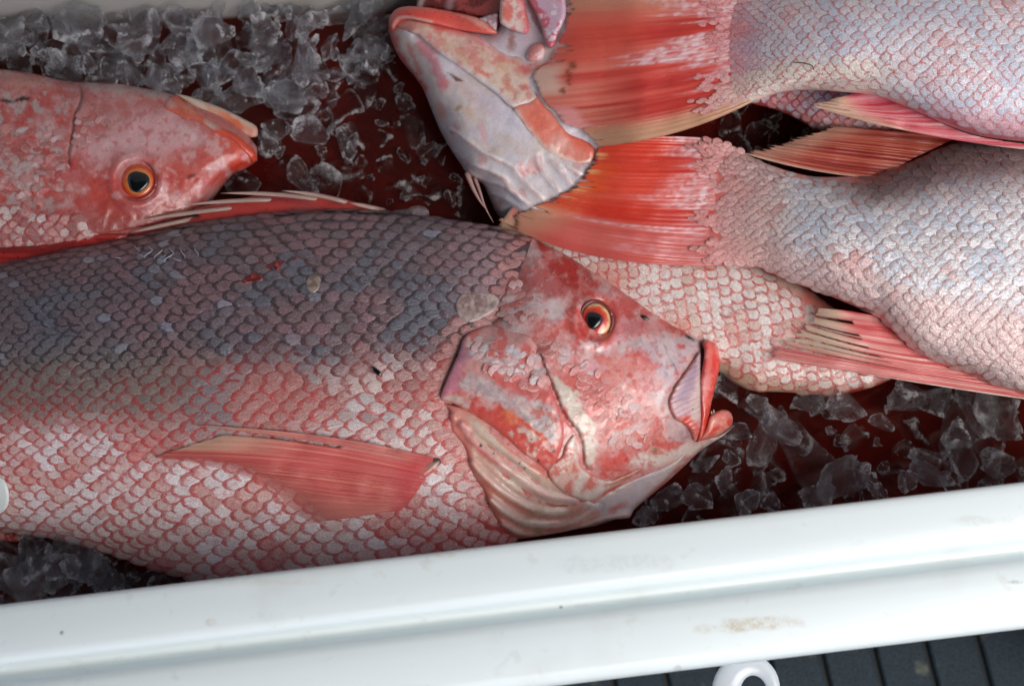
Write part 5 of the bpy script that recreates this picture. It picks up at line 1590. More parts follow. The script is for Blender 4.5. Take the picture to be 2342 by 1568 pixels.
e_base = tail_cols(83)
def col_et(u, v, x, y):
    p = e_base(u, v, x, y)
    st = fbm(v * 200, u * 2.0, 3.0, 88, 2)
    p.mix(rgb(212, 58, 34), sm(0.25, 0.6, u) * (1 - sm(0.55, 0.72, v)) * (0.7 + 0.3 * st))
    p.mix(rgb(222, 96, 36), sm(0.72, 0.95, u) * sm(0.1, 0.3, v) * (1 - sm(0.72, 0.85, v)) * (0.6 + 0.5 * st))
    p.mix(rgb(198, 96, 90), sm(0.62, 0.8, v) * 0.7)
    p.mix(rgb(196, 150, 122), sm(0.72, 0.95, u) * sm(0.6, 0.75, v) * 0.85)
    p.mix(rgb(222, 176, 120), sm(0.88, 0.96, u) * sm(0.15, 0.5, fbm(v * 90, v * 0, 2.0, 5, 2)) * (v < 0.7) * 0.7)
    p.mix(rgb(50, 42, 44), sm(0.976, 0.986, u) * sm(-0.05, 0.2, fbm(v * 110, v * 0, 2.0, 12, 2)) * (v < 0.62) * 0.95)
    p.mix(rgb(206, 176, 190), (1 - sm(0.05, 0.4, u)) * sm(0.1, 0.4, fbm(v * 70, u * 3, 2.5, 21, 3)) * (v < 0.72) * 0.75)
    p.a = (1 - 0.3 * sm(0.65, 1.0, u)) * np.where((fbm(v * 130, v * 0 + 3.3, 2.0, 32, 2) > 0.75) & (u > 0.86 + 0.1 * vnoise(v * 40, v * 0, 3)), 0.0, 1.0)
    return p
te = fin('tail_fin', [(1640, 318), (1700, 362), (1740, 410), (1752, 470), (1742, 540), (1720, 590), (1680, 605)],
         [(1400, 318), (1366, 332), (1353, 368), (1335, 396), (1311, 424), (1283, 441), (1250, 457), (1213, 474), (1160, 492), (1135, 499), (1150, 508)],
         [(1520, 306), (1500, 330), (1500, 375), (1500, 410), (1490, 440), (1480, 470), (1460, 500), (1440, 530), (1400, 560), (1370, 590), (1340, 622)],
         -22, 12, col_et, fe, 60, 150, 30, 1.4, 3.0, None, None, (1.5, 0.6), 0.015, 15, 8, drape=on_throat(11, 1330, 1480))
te['label'] = 'bright orange red fan of the tail with a dotted black margin'
def col_edf(u, v, x, y):
    p = Paint(x, y, rgb(150, 52, 42), 91)
    st = fbm(v * 110, u * 1.5, 3.0, 3, 2)
    p.mix(rgb(110, 28, 24), 0.7 * sm(0, 0.5, st)); p.mix(rgb(190, 110, 84), 0.6 * sm(0, 0.5, -st))
    p.mix(rgb(176, 140, 120), sm(0.6, 1.0, u) * 0.7)
    p.mix(rgb(206, 172, 160), sm(0.95, 0.99, v) * 0.7)
    p.a = 1 - 0.6 * sm(0.75, 1.0, u) * (0.5 + 0.5 * st)
    return p
fin('dorsal_fin', [(2190, 312), (2140, 338), (2090, 362), (2045, 388), (2008, 408)], [(1880, 285), (1850, 300), (1775, 325), (1720, 338), (1680, 344)], [(2040, 300), (1990, 318), (1930, 345), (1890, 372), (1850, 400)],
    -14, -30, col_edf, fe, 36, 60, 14, 2.6, 3, None, None, (3.2, 0.8), 0.08, 19)
def col_eaf(u, v, x, y):
    p = Paint(x, y, rgb(206, 104, 104), 95)
    st = fbm(v * 100, u * 1.5, 3.0, 3, 2)
    p.mix(rgb(186, 54, 58), 0.7 * sm(0, 0.5, st)); p.mix(rgb(220, 176, 166), 0.6 * sm(0, 0.5, -st))
    p.mix(rgb(200, 182, 160), sm(0.45, 0.85, u) * (1 - sm(0.45, 0.7, v)) * 0.85)
    p.mix(rgb(216, 196, 182), sm(0.93, 0.98, v) * 0.9)
    p.a = np.where((np.abs(np.sin(v * 30 + 0.6)) < 0.5) & (u > 0.5) & (v < 0.62), 0.0, 1.0) * (1 - 0.45 * sm(0.6, 1, u))
    return p
fin('anal_fin', [(2005, 722), (2040, 748), (2070, 782), (2120, 818), (2220, 858), (2345, 900), (2450, 925)], [(1866, 704), (1850, 732), (1822, 750), (1775, 778), (1735, 800), (1724, 813), (1760, 817)],
    [(1940, 708), (1950, 740), (1960, 768), (1985, 800), (2050, 838), (2150, 872), (2250, 902)], -16, -24, col_eaf, fe, 40, 64, 13, 2.6, 4, None, None, (3.6, 0.8), 0.05, 23, 8)

# ---- fish G: only a scaly flank shows between the two
fg = thing('fish', 'dim pink scaly flank wedged between the two right hand fish', 'fish', (1900, 250, -120), 'fish in the cooler')
G = Body([(1660, 120), (1700, 110), (2650, -40)], [(1660, 190), (1690, 218), (1716, 236), (1770, 250), (1818, 270), (1888, 312), (1960, 338), (2100, 360), (2650, 400)], [(1660, -110), (2650, -110)], [(1660, 10), (1720, 40), (1900, 70), (2650, 90)], 1662, 2650)
G.mesh('body', lambda x, y: Paint(x, y, rgb(190, 118, 116), 97).mottle(rgb(196, 82, 78), 26, 0.0, 0.3).grain(), M_SKIN, fg, 60, 50)
xs, ys, s = lattice_abs(G, 24, 0.56, 1680, 2100, tmin=0.3)
n = len(xs)
c = pick(rgb(198, 176, 184), rgb(200, 140, 142), rgb(186, 184, 196))(xs, ys)
put_scales(fg, G.z, xs, ys, np.full(n, -1.0), np.full(n, -0.3), s * 0.74, s * 0.6, c, np.full(n, 0.9), 0.12, 60, (xs < 1980) * 1.0)

# ---- fish C: upside down, throat and open mouth showing, body running under the others
def paint_c(x, y):
    p = Paint(x, y, rgb(204, 170, 158), 101)
    p.mottle(rgb(198, 90, 84), 30, 0.05, 0.2, 1, 0.7, 1.0, 0.8, 1.4)
    p.mix(rgb(196, 172, 146), sm(0.75, 0.92, C.tt(x, y)) * sm(1900, 1750, x) * 0.7)
    p.mix(rgb(200, 66, 50), sm(0.86, 0.96, C.tt(x, y)) * sm(1880, 1960, x) * 0.85)
    return p.grain(0.12, 6)
C.mesh('body', paint_c, M_SKIN, fc, 120, 80)
xs, ys, s = lattice_abs(C, 33, 0.58, 100, 1150, lambda a: 0.75 + 0.25 * sm(150, 450, a), 0.1, 0.985)
vis = (sdpoly(xs, ys, np.array([(1300, 560), (1560, 590), (1760, 605), (2060, 720), (2100, 940), (1640, 940), (1620, 800)])) > -30)
xs, ys, s = xs[vis], ys[vis], s[vis]
n = len(xs); r1 = rng.random(n)
c = np.tile(rgb(208, 184, 174), (n, 1))
blot = fbm(xs, ys, 90, 3, 3) + 0.25 * (rng.random(n) - 0.5)
c = cm(c, rgb(224, 220, 216), sm(-0.25, 0.3, blot) * 0.9)
c = cm(c, rgb(206, 150, 138), sm(-0.15, -0.6, blot) * 0.7)
c = cm(c, rgb(202, 176, 150), sm(0.8, 0.92, C.tt(xs, ys)) * 0.8)
c = cm(c, rgb(204, 92, 78), sm(0.86, 0.95, C.tt(xs, ys)) * sm(1880, 1960, xs) * 0.7)
dx, dy = math.cos(math.radians(36)), math.sin(math.radians(36))
put_scales(fc, C.z, xs, ys, np.full(n, dx), np.full(n, dy), s * 0.66, s * 0.62, c, 0.75 + 0.3 * rng.random(n), 0.035, 250, None, 0.5, 0.14)
def paint_throat(x, y):
    p = Paint(x, y, rgb(204, 198, 206), 111)
    p.mottle(rgb(198, 182, 174), 80, 0.0, 0.4, 1, 0.8)
    p.poly(rgb(206, 192, 182), Z2((200, 160), (340, 250), (450, 420), (500, 700), (470, 760), (370, 520), (230, 340), (170, 200)), 12, 6, 30, 2, 0.85)
    p.line(rgb(196, 112, 122), Y1((340, 430), (430, 540), (500, 660), (560, 800)), 12, 0.7, 6, 14, 3, 0.8)
    p.blob(rgb(198, 120, 128), *Y1((585, 830))[0], 12, 16, 0, 0.6, 5, 12, 4, 0.8)
    p.line(rgb(200, 64, 56), Y1((40, 260), (60, 350), (140, 560), (240, 720), (370, 870)), 13, 0.7, 4, 20, 5, 0.9)
    p.line(rgb(206, 90, 80), Y1((230, 440), (300, 600), (360, 720)), 5, 0.7, 4, 14, 6, 0.6)
    p.blob(rgb(186, 150, 150), *Y1((900, 950))[0], 60, 14, 42, 0.8, 8, 20, 7, 0.5)
    p.poly(rgb(186, 180, 194), Y1((800, 760), (1000, 900), (1240, 1060), (1300, 1180), (1420, 1330), (1100, 1160), (900, 980)), 16, 10, 30, 8, 0.6)
    for (cx, cy, rx, ry, cc) in [(720, 1055, 8, 6, rgb(158, 124, 70)), (560, 1090, 9, 22, rgb(200, 140, 122)), (830, 1100, 7, 14, rgb(206, 170, 140)), (970, 1300, 8, 26, rgb(204, 160, 162)), (680, 1270, 10, 12, rgb(176, 120, 130))]:
        p.blob(cc, *Y1((cx, cy))[0], rx, ry, -20, 0.6, 4, 12, 9, 0.75)
    p.blob(rgb(40, 20, 24), *Y1((655, 1285))[0], 3, 5, -20, 0.5, 1)
    p.poly(rgb(90, 44, 46), Y1((618, 705), (700, 745), (795, 800), (700, 790)), 2, 1, 10, 10, 0.9)
    # folded gill skin lower down
    LOWP = Y2((100, 70), (420, 310), (700, 440), (960, 320), (1500, 400), (1300, 650), (900, 860), (560, 960), (420, 600), (130, 280))
    p.poly(rgb(198, 192, 196), LOWP, 14, 8, 30, 11, 0.7)
    p.mottle(rgb(196, 138, 132), 26, 0.22, 0.15, 12, 0.6, sm(-6, 12, sdpoly(x, y, LOWP)), 0.8, 1.3)
    p.mottle(rgb(206, 104, 96), 14, 0.5, 0.1, 13, 0.7, sm(-6, 12, sdpoly(x, y, Y2((640, 400), (1050, 400), (1150, 640), (800, 640)))))
    for k, f in enumerate(CF):
        p.line(rgb(222, 220, 222), f, 4.5, 0.8, 2, 12, 14 + k, 0.7)
        p.line(rgb(196, 120, 104), [(a + 6, b + 7) for a, b in f], 2.2, 0.7, 3, 12, 34 + k, 0.5)
    p.poly(rgb(150, 150, 162), Y2((560, 720), (760, 740), (900, 860), (820, 920), (640, 840)), 10, 8, 20, 44, 0.6)
    # mouth lining
    p.poly(rgb(190, 178, 190), Y1((880, 330), (1080, 330), (1120, 160), (1160, -40), (1480, -40), (1540, 250), (1590, 420), (1540, 460), (1400, 560), (1180, 520), (1000, 400)), 6, 4, 20, 45, 0.95)
    p.blob(rgb(140, 82, 56), *Y1((1240, 400))[0], 8, 22, 4, 0.6, 4, 10, 46, 0.75)
    p.poly(rgb(120, 70, 66), Y1((1380, -40), (1420, 0), (1520, 230), (1560, 380), (1500, 300), (1400, 80)), 4, 3, 12, 47, 0.7)
    return p.grain(0.05, 7)
hd = relief('head', THROAT, throat_z, paint_throat, M_SKIN_SOFT, fc, 4.2, (46, 46), 40)
hd['label'] = 'white upturned throat with folded gill skin'
# side of the lower jaw
FLANK = Y1((110, 240), (180, 190), (520, 240), (880, 335), (1000, 405), (1180, 525), (1330, 560), (1420, 620), (1640, 560), (1640, 660), (1440, 760), (1440, 870), (1520, 960), (1400, 1010), (1255, 1050), (1100, 915), (900, 770), (700, 630), (520, 510), (330, 350), (190, 300))
def paint_flank(x, y):
    p = Paint(x, y, rgb(206, 176, 164), 121)
    p.mottle(rgb(204, 128, 118), 34, 0.1, 0.25, 1, 0.75)
    p.poly(rgb(212, 192, 178), Y1((900, 640), (1250, 700), (1420, 800), (1400, 980), (1250, 1040), (1000, 840), (700, 640)), 12, 10, 30, 2, 0.85)
    p.line(rgb(206, 88, 88), Y1((560, 255), (880, 335), (1000, 410), (1180, 530), (1320, 570), (1400, 660)), 12, 0.8, 6, 20, 3, 0.8)
    p.line(rgb(204, 82, 70), Y1((890, 680), (1000, 735)), 5, 0.7, 4, 12, 4, 0.8)
    p.blob(rgb(150, 72, 50), *Y1((200, 320))[0], 16, 14, 0, 0.8, 8, 14, 5, 0.6)
    p.mottle(rgb(196, 160, 124), 18, 0.4, 0.15, 6, 0.5)
    p.blob(rgb(206, 72, 68), *Y1((1370, 850))[0], 12, 8, 0, 0.6, 5, 12, 7, 0.7)
    p.blob(rgb(206, 108, 100), *Y1((1540, 640))[0], 24, 10, -20, 0.6, 5, 12, 8, 0.8)
    p.mix(rgb(204, 196, 200), 0.75 * (1 - sm(0, 16, sdpoly(x, y, FLANK) + 6 * fbm(x, y, 30, 7))) * sm(60, 110, y))
    p.mottle(rgb(198, 96, 90), 22, 0.35, 0.15, 9, 0.5)
    return p.grain(0.06, 6)
relief('jaw_flank', FLANK, lambda x, y: CZ(x, y) + 4 + 2.0 * fbm(x, y, 28, 4, 3), paint_flank, M_SKIN_SOFT, fc, 4, (16, 5), 12)
CLIP_ = Z2((166, 140), (180, 90), (220, 50), (290, 38), (420, 48), (560, 74), (680, 102), (750, 140), (804, 192), (760, 202), (640, 186), (520, 164), (420, 140), (300, 116), (245, 122), (215, 150), (190, 180))
def paint_cl(x, y):
    p = Paint(x, y, rgb(206, 84, 72), 125)
    p.poly(rgb(208, 66, 54), Z2((200, 70), (420, 60), (640, 110), (600, 130), (400, 110), (230, 100)), 5, 5, 20, 1, 0.8)
    p.poly(rgb(216, 156, 142), Z2((560, 80), (700, 110), (800, 190), (720, 170), (640, 120)), 4, 6, 14, 2, 0.8)
    p.line(rgb(214, 180, 168), Z2((190, 150), (230, 105), (300, 104), (420, 130)), 3, 0.8, 1, 10, 3, 0.7)
    return p.grain(0.05, 6)
relief('lower_lip', CLIP_, lambda x, y: CZ(x, y) + 24, paint_cl, M_SKIN, fc, 3.8, (15, 15), 40)
# mouth cavity and the bones inside it
relief('mouth_cavity', Z2((330, 60), (380, -90), (850, -90), (830, 60), (800, 150), (720, 110), (560, 78), (420, 52)), lambda x, y: -70 + 0.25 * (x - 1050), lambda x, y: Paint(x, y, rgb(96, 22, 22), 127).mottle(rgb(150, 60, 60), 30, 0.15).line(rgb(190, 160, 156), Z2((345, 40), (390, -80)), 6, 0.8).line(rgb(150, 110, 116), Z2((520, 40), (560, -80)), 8, 0.9), M_SKIN, fc, 5, (8, 6), 20)
relief('mouth_fold', Y1((900, 200), (960, 170), (1060, 140), (1115, 140), (1105, 230), (1090, 320), (1050, 300), (1000, 230)), lambda x, y: -14 + 0 * x, lambda x, y: Paint(x, y, rgb(186, 172, 180), 128).mottle(rgb(150, 120, 130), 14, 0.2), M_SKIN_SOFT, fc, 4, (8, 8), 16)
BONE = Y1((1160, -60), (1125, 130), (1135, 225), (1220, 285), (1330, 320), (1395, 332), (1420, 270), (1390, 130), (1340, -60))
def paint_bone(x, y):
    p = Paint(x, y, rgb(212, 190, 184), 131)
    p.blob(rgb(206, 92, 78), *Y1((1200, 120))[0], 10, 22, -10, 0.5, 6, 12, 1, 0.9)
    p.line(rgb(204, 74, 92), Y1((1330, -40), (1390, 150), (1400, 320)), 9, 0.8, 4, 12, 2, 0.85)
    p.mottle(rgb(204, 110, 104), 14, 0.35, 0.12, 3, 0.8)
    return p
relief('jaw_bone', BONE, lambda x, y: CZ(x, y) + 26, paint_bone, M_SKIN_SOFT, fc, 3.8, (14, 14), 30)
FARJ = Y1((1400, -60), (1480, 130), (1545, 290), (1575, 420), (1620, 470), (1660, 440), (1700, 320), (1760, 200), (1775, 90), (1740, -60))
def paint_farj(x, y):
    p = Paint(x, y, rgb(192, 160, 178), 133)
    p.mottle(rgb(196, 60, 84), 18, 0.15, 0.15, 1, 0.8)
    p.mottle(rgb(218, 206, 212), 14, 0.35, 0.1, 2, 0.8)
    p.line(rgb(206, 130, 124), Y1((1400, -40), (1480, 130), (1545, 290), (1580, 440)), 4, 0.8, 2, 10, 3, 0.8)
    return p
relief('far_jaw', FARJ, lambda x, y: CZ(x, y) + 30, paint_farj, M_SKIN_SOFT, fc, 3.8, (12, 12), 30)
relief('tongue', Y1((1390, 520), (1440, 440), (1540, 415), (1570, 480), (1550, 570), (1470, 600), (1400, 590)), lambda x, y: CZ(x, y) + 22, lambda x, y: Paint(x, y, rgb(214, 140, 138), 135).mottle(rgb(222, 190, 190), 14, 0.2), M_SKIN_SOFT, fc, 3.8, (22, 18), 26)
# salmon plate over the throat
PLATE = Y1((1262, 1060), (1320, 1010), (1420, 985), (1480, 900), (1540, 980), (1640, 1100), (1720, 1210), (1810, 1310), (1960, 1370), (2050, 1440), (2062, 1520), (2020, 1590), (1900, 1600), (1760, 1570), (1660, 1530), (1560, 1460), (1440, 1330), (1330, 1180))
def paint_plate(x, y):
    p = Paint(x, y, rgb(210, 128, 112), 137)
    p.line(rgb(214, 200, 190), Y1((1250, 1060), (1330, 1190), (1440, 1340), (1560, 1470), (1680, 1540)), 11, 0.8, 3, 16, 1, 0.85)
    p.blob(rgb(212, 108, 90), *Y1((1500, 1160))[0], 40, 26, 50, 0.7, 10, 24, 2, 0.8)
    p.line(rgb(214, 92, 70), Y1((1740, 1280), (1900, 1370), (2040, 1440)), 14, 0.8, 6, 16, 3, 0.8)
    p.blob(rgb(214, 164, 152), *Y1((1720, 1400))[0], 26, 20, 40, 0.7, 8, 16, 4, 0.7)
    p.line(rgb(218, 196, 186), Y1((1640, 1420), (1700, 1500), (1850, 1580), (2000, 1580)), 5, 0.8, 3, 12, 5, 0.7)
    return p.grain(0.05, 6)
relief('gill_plate', PLATE, lambda x, y: CZ(x, y) + 6 + 2.0 * fbm(x, y, 30, 14, 3), paint_plate, M_SKIN_SOFT, fc, 4, (18, 7), 12)
for (pts, r0) in [(Y2((262, 515), (330, 680), (390, 790), (432, 850)), 7), (Y2((340, 560), (390, 700), (440, 850), (520, 1000)), 5)]:
    q = spline(pts, 5); m = len(q)
    tube('fin_spine', P(q[:, 0], q[:, 1], np.full(m, -95.0)), np.linspace(r0, 0.8, m) * U, M_RAY, fc, np.tile(rgb(176, 140, 136), (m, 1)), 7)

# ---- fish B: head at the left, lying belly up beside the far ice
fb_ = thing('fish', 'red fish head with black pupil at the left edge, mouth towards the ice', 'fish', (250, 380, -220), 'fish in the cooler')
Bf = Body([(-340, 190), (-150, 165), (0, 159), (73, 168), (152, 186), (263, 191), (350, 206), (408, 220), (467, 240), (520, 268), (560, 300), (590, 340)], [(-340, 640), (0, 630), (200, 610), (350, 570), (440, 520), (490, 452), (530, 402), (565, 384), (590, 366)],
          [(-340, -140), (590, -140)], [(-340, 120), (0, 130), (300, 118), (450, 92), (540, 64), (580, 40), (590, 24)], -340, 588)
BG = spline(Y3((632, 310), (640, 400), (600, 500), (578, 600), (562, 720), (540, 840), (545, 930)), 8)
BGP = np.vstack([BG, Y3((2200, 1000), (2200, 200), (700, 250))])
_bz = Bf.z
def b_z(x, y):
    z = _bz(x, y)
    d, t = dline(x, y, BG); s = sdpoly(x, y, BGP) > 0
    f = np.sin(np.pi * np.clip(t, 0.03, 0.97)) ** 0.4
    z = z + f * (np.where(s, 7 * np.exp(-d / 40), 0) - 7 * np.exp(-(d / 4) ** 2))
    e = np.hypot((x - 312) / 50, (y - 412) / 50)
    return z + 6 * np.exp(-((e - 1.15) / 0.25) ** 2) - 8 * (1 - sm(0.85, 1.0, e)) + 1.5 * fbm(x, y, 24, 41, 3)
Bf.z = b_z
def paint_b(x, y):
    p = Paint(x, y, rgb(184, 104, 100), 141)
    p.mottle(rgb(194, 138, 136), 40, 0.1, 0.35, 1, 0.75)
    p.mottle(rgb(186, 66, 60), 30, 0.1, 0.2, 2, 0.7, sm(250, 120, x))
    p.mottle(rgb(178, 170, 168), 20, 0.3, 0.12, 3, 0.8, sm(190, 120, x))
    p.poly(rgb(208, 164, 168), Y3((620, 760), (900, 640), (1200, 480), (1500, 580), (1600, 700), (1300, 780), (1050, 820), (800, 900)), 26, 16, 50, 4, 0.8)
    p.poly(rgb(186, 66, 56), Y3((740, 940), (900, 880), (920, 1150), (1200, 1250), (1500, 1150), (1700, 1060), (1400, 1300), (1000, 1400), (600, 1250)), 26, 16, 50, 5, 0.75)
    p.poly(rgb(188, 70, 56), Y3((1150, 880), (1500, 900), (1750, 760), (1990, 830), (1960, 930), (1700, 1080), (1400, 1120), (1250, 1050)), 22, 14, 40, 6, 0.75)
    p.poly(rgb(202, 70, 44), Y3((1650, 700), (1800, 700), (2010, 820), (2010, 900), (1880, 960), (1780, 900), (1850, 800)), 12, 10, 30, 7, 0.85)
    p.mottle(rgb(206, 176, 176), 26, 0.4, 0.2, 8, 0.45)
    p.mottle(rgb(176, 44, 46), 14, 0.45, 0.15, 9, 0.45)
    p.poly(rgb(16, 10, 10), Y3((-20, 400), (110, 425), (160, 375), (240, 385), (210, 415), (130, 430), (60, 440), (-20, 415)), 3, 4, 12, 10)  # the hole's deep shade, painted in black
    p.line(rgb(80, 34, 34), BG, 2.4, 0.7, 1, 10, 11, 0.7)
    p.poly(rgb(204, 150, 140), Y3((-10, 170), (250, 200), (520, 260), (400, 330), (100, 330)), 14, 10, 30, 12, 0.7)
    p.mottle(rgb(206, 76, 60), 20, 0.2, 0.15, 13, 0.7, sm(-6, 14, sdpoly(x, y, Y3((-10, 170), (250, 200), (400, 300), (100, 360), (-10, 380)))))
    p.poly(rgb(190, 182, 176), Y3((650, 270), (1200, 320), (1600, 420), (1400, 400), (1000, 360), (650, 320)), 8, 8, 24, 14, 0.6)
    p.mix(rgb(140, 52, 44), 0.75 * sm(430, 520, y + 12 * fbm(x, y, 40, 6)))  # deeper red back, with shade beside the front fish's dorsal fin painted in
    p.blob(rgb(40, 24, 24), *Y3((1500, 1005))[0], 9, 4, -20, 0.6, 3, 8, 15, 0.8)
    p.blob(rgb(90, 40, 40), *Y3((1640, 970))[0], 8, 4, 0, 0.6, 3, 8, 16, 0.7)
    p.poly(rgb(176, 172, 170), Y3((80, 800), (230, 900), (240, 960), (120, 980), (60, 900)), 8, 12, 20, 17, 0.7)
    return p.grain(0.1, 5)
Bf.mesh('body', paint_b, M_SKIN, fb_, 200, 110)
# the mesh above uses the plain section; add the detailed face as its own relief
BFACE = Y3((-40, 240), (250, 230), (520, 285), (660, 290), (900, 300), (1200, 350), (1400, 400), (1600, 480), (1850, 610), (1975, 740), (2000, 830), (1970, 890), (1850, 950), (1700, 1050), (1640, 1150), (1500, 1280), (1100, 1420), (500, 1500), (-40, 1560))
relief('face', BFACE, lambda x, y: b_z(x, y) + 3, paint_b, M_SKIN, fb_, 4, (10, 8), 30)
BLJ = Y3((1380, 362), (1480, 380), (1600, 420), (1750, 475), (1900, 550), (2012, 618), (2018, 690), (1965, 700), (1850, 650), (1700, 588), (1560, 490), (1450, 412))
def paint_blj(x, y):
    p = Paint(x, y, rgb(196, 176, 160), 145)
    p.blob(rgb(206, 92, 52), *Y3((1830, 580))[0], 36, 10, 27, 0.5, 5, 14, 1, 0.9)
    p.blob(rgb(206, 130, 100), *Y3((1700, 500))[0], 30, 7, 27, 0.6, 5, 14, 2, 0.7)
    p.blob(rgb(206, 140, 120), *Y3((1970, 660))[0], 16, 12, 27, 0.6, 4, 14, 3, 0.8)
    return p.grain(0.05, 6)
relief('lower_jaw', BLJ, lambda x, y: -96 + 0.12 * (400 - x) + 0 * y, paint_blj, M_SKIN_SOFT, fb_, 3.8, (10, 10), 26)
BUL = Y3((1278, 450), (1320, 385), (1390, 375), (1450, 422), (1560, 502), (1700, 600), (1850, 668), (1960, 760), (2008, 815), (2012, 880), (1975, 900), (1900, 800), (1800, 720), (1690, 670), (1560, 586), (1400, 536), (1290, 478))
def paint_bul(x, y):
    p = Paint(x, y, rgb(200, 96, 76), 147)
    p.mix(rgb(202, 66, 40), sm(470, 520, x) * 0.8)
    p.blob(rgb(196, 172, 160), *Y3((1660, 600))[0], 18, 9, 30, 0.6, 4, 12, 1, 0.85)
    p.blob(rgb(204, 160, 156), *Y3((1340, 430))[0], 14, 10, 30, 0.6, 4, 12, 2, 0.7)
    p.blob(rgb(206, 130, 100), *Y3((1480, 480))[0], 26, 7, 35, 0.6, 4, 12, 3, 0.7)
    return p.grain(0.05, 6)
relief('upper_lip', BUL, lambda x, y: np.maximum(b_z(x, y), -110) + 8, paint_bul, M_SKIN, fb_, 3.8, (9, 9), 20)
eye(fb_, 312, 412, float(_bz(np.array([312.]), np.array([412.]))[0]) - 2, 44, 43, 25, 24, 20, (4, 3), [rgb(196, 120, 84), rgb(196, 58, 28), rgb(206, 120, 60), rgb(150, 60, 52)], 9, 13)
xs, ys, s = lattice_abs(Bf, 26, 0.56, -330, 250, tmin=0.55, tmax=0.99)
k = sdpoly(xs, ys, np.array([(-340, 470), (60, 480), (180, 500), (250, 560), (200, 640), (-340, 680)])) > 0
xs, ys, s = xs[k], ys[k], s[k]; n = len(xs)
c = pick(rgb(150, 96, 92), rgb(180, 130, 126), rgb(190, 170, 166))(xs, ys)
put_scales(fb_, b_z, xs, ys, np.full(n, -1.0), np.full(n, 0.1), s * 0.74, s * 0.6, c, np.full(n, 0.7), 0.12, 40, None, 4)
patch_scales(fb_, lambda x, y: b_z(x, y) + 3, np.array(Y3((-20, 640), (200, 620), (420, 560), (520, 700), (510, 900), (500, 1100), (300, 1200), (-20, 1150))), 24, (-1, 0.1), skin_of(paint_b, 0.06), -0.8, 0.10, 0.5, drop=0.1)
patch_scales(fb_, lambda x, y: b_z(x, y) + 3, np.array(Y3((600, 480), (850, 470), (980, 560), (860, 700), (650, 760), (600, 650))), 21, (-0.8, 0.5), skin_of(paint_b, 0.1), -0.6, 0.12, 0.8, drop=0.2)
# ------------------------------------------------------------------ ice
import bmesh
_bm = bmesh.new(); bmesh.ops.create_icosphere(_bm, subdivisions=4, radius=1.0)
ICO_V = np.array([v.co[:] for v in _bm.verts]); ICO_F = [tuple(v.index for v in f.verts) for f in _bm.faces]
_bm.free()
def ice_mesh(seed):
    """broken piece of moulded ice: flat broken faces, scooped hollows, edges rounded by melting"""
    r = np.random.default_rng(seed)
    d = ICO_V
    npl = int(r.integers(12, 18))
    planes = r.normal(size=(npl, 3)); planes /= np.linalg.norm(planes, axis=1)[:, None]
    dist = 0.42 + 0.5 * r.random(npl) ** 0.8
    dd = d @ planes.T
    rad = np.where(dd > 0.02, dist / np.maximum(dd, 0.02), 9.0)
    k = 70.0
    rr = -np.log(np.exp(-k * np.minimum(rad, 3)).sum(1) + math.exp(-k * 1.25)) / k
    for q in range(int(r.integers(1, 4))):
        c = r.normal(size=3); c /= np.linalg.norm(c)
        R = r.uniform(0.55, 1.1); near = r.uniform(0.22, 0.42)
        c = c * (R + near)
        b = d @ c; disc = b * b - (c @ c - R * R)
        hit = np.where((disc > 0) & (b > 0), b - np.sqrt(np.maximum(disc, 0)), 9.0)
        rr = np.minimum(rr, hit)
    rr = np.maximum(rr, 0.16)
    vs = d * rr[:, None] * np.array([1.15, 0.85 + 0.25 * r.random(), 0.55 + 0.35 * r.random()])
    vs = vs + 0.006 * np.stack([fbm(vs[:, 0] * 4 + q * 9, vs[:, 1] * 4 + vs[:, 2] * 3, 1.0, seed + q, 2) for q in range(3)], -1)
    me = bpy.data.meshes.new('ice_chunk')
    me.from_pydata(vs.tolist(), [], ICO_F)
    me.polygons.foreach_set('use_smooth', np.ones(len(ICO_F), bool))
    me.set_sharp_from_angle(angle=math.radians(38))
    me.materials.append(M_ICE)
    return me
ICE = [ice_mesh(100 + k) for k in range(18)]
ORD = 'first second third fourth fifth sixth seventh eighth ninth tenth eleventh twelfth thirteenth fourteenth fifteenth sixteenth seventeenth eighteenth nineteenth twentieth'.split()
ORD += ['twenty-' + o_ for o_ in ORD[:9]] + ['thirtieth']
PENDING = {}

def ice(x, y, z, size, label, group, seed):
    r = np.random.default_rng(seed)
    o = link(bpy.data.objects.new('ice_chunk', ICE[int(r.integers(len(ICE)))]))
    o.location = P(x, y, z)
    o.rotation_euler = (r.uniform(-0.9, 0.9), r.uniform(-0.9, 0.9), r.uniform(0, 6.28))
    s = size * U * r.uniform(0.95, 1.7)
    o.scale = (s, s * r.uniform(0.8, 1.1), s * r.uniform(0.8, 1.1))
    tag(o, label, 'ice', group)
    PENDING.setdefault(group, []).append((x, y, o, label))
    return o

ROWN = {1: ['row'], 2: ['back row', 'front row'], 3: ['back row', 'middle row', 'front row'], 4: ['back row', 'second row', 'third row', 'front row']}
def name_ice():
    """each chunk is singled out by its row and its place in the row"""
    for g, lst in PENDING.items():
        nrow = 1 if len(lst) <= 6 else 2 if len(lst) <= 18 else 3 if len(lst) <= 36 else 4
        lst = sorted(lst, key=lambda q: q[1])
        for k in range(nrow):
            part = sorted(lst[k * len(lst) // nrow:(k + 1) * len(lst) // nrow], key=lambda q: q[0])
            for i, (x, y, o, lab) in enumerate(part):
                where = '' if nrow == 1 else ' in the ' + ROWN[nrow][k]
                o['label'] = lab + ', ' + ORD[i] + ' from the left' + where

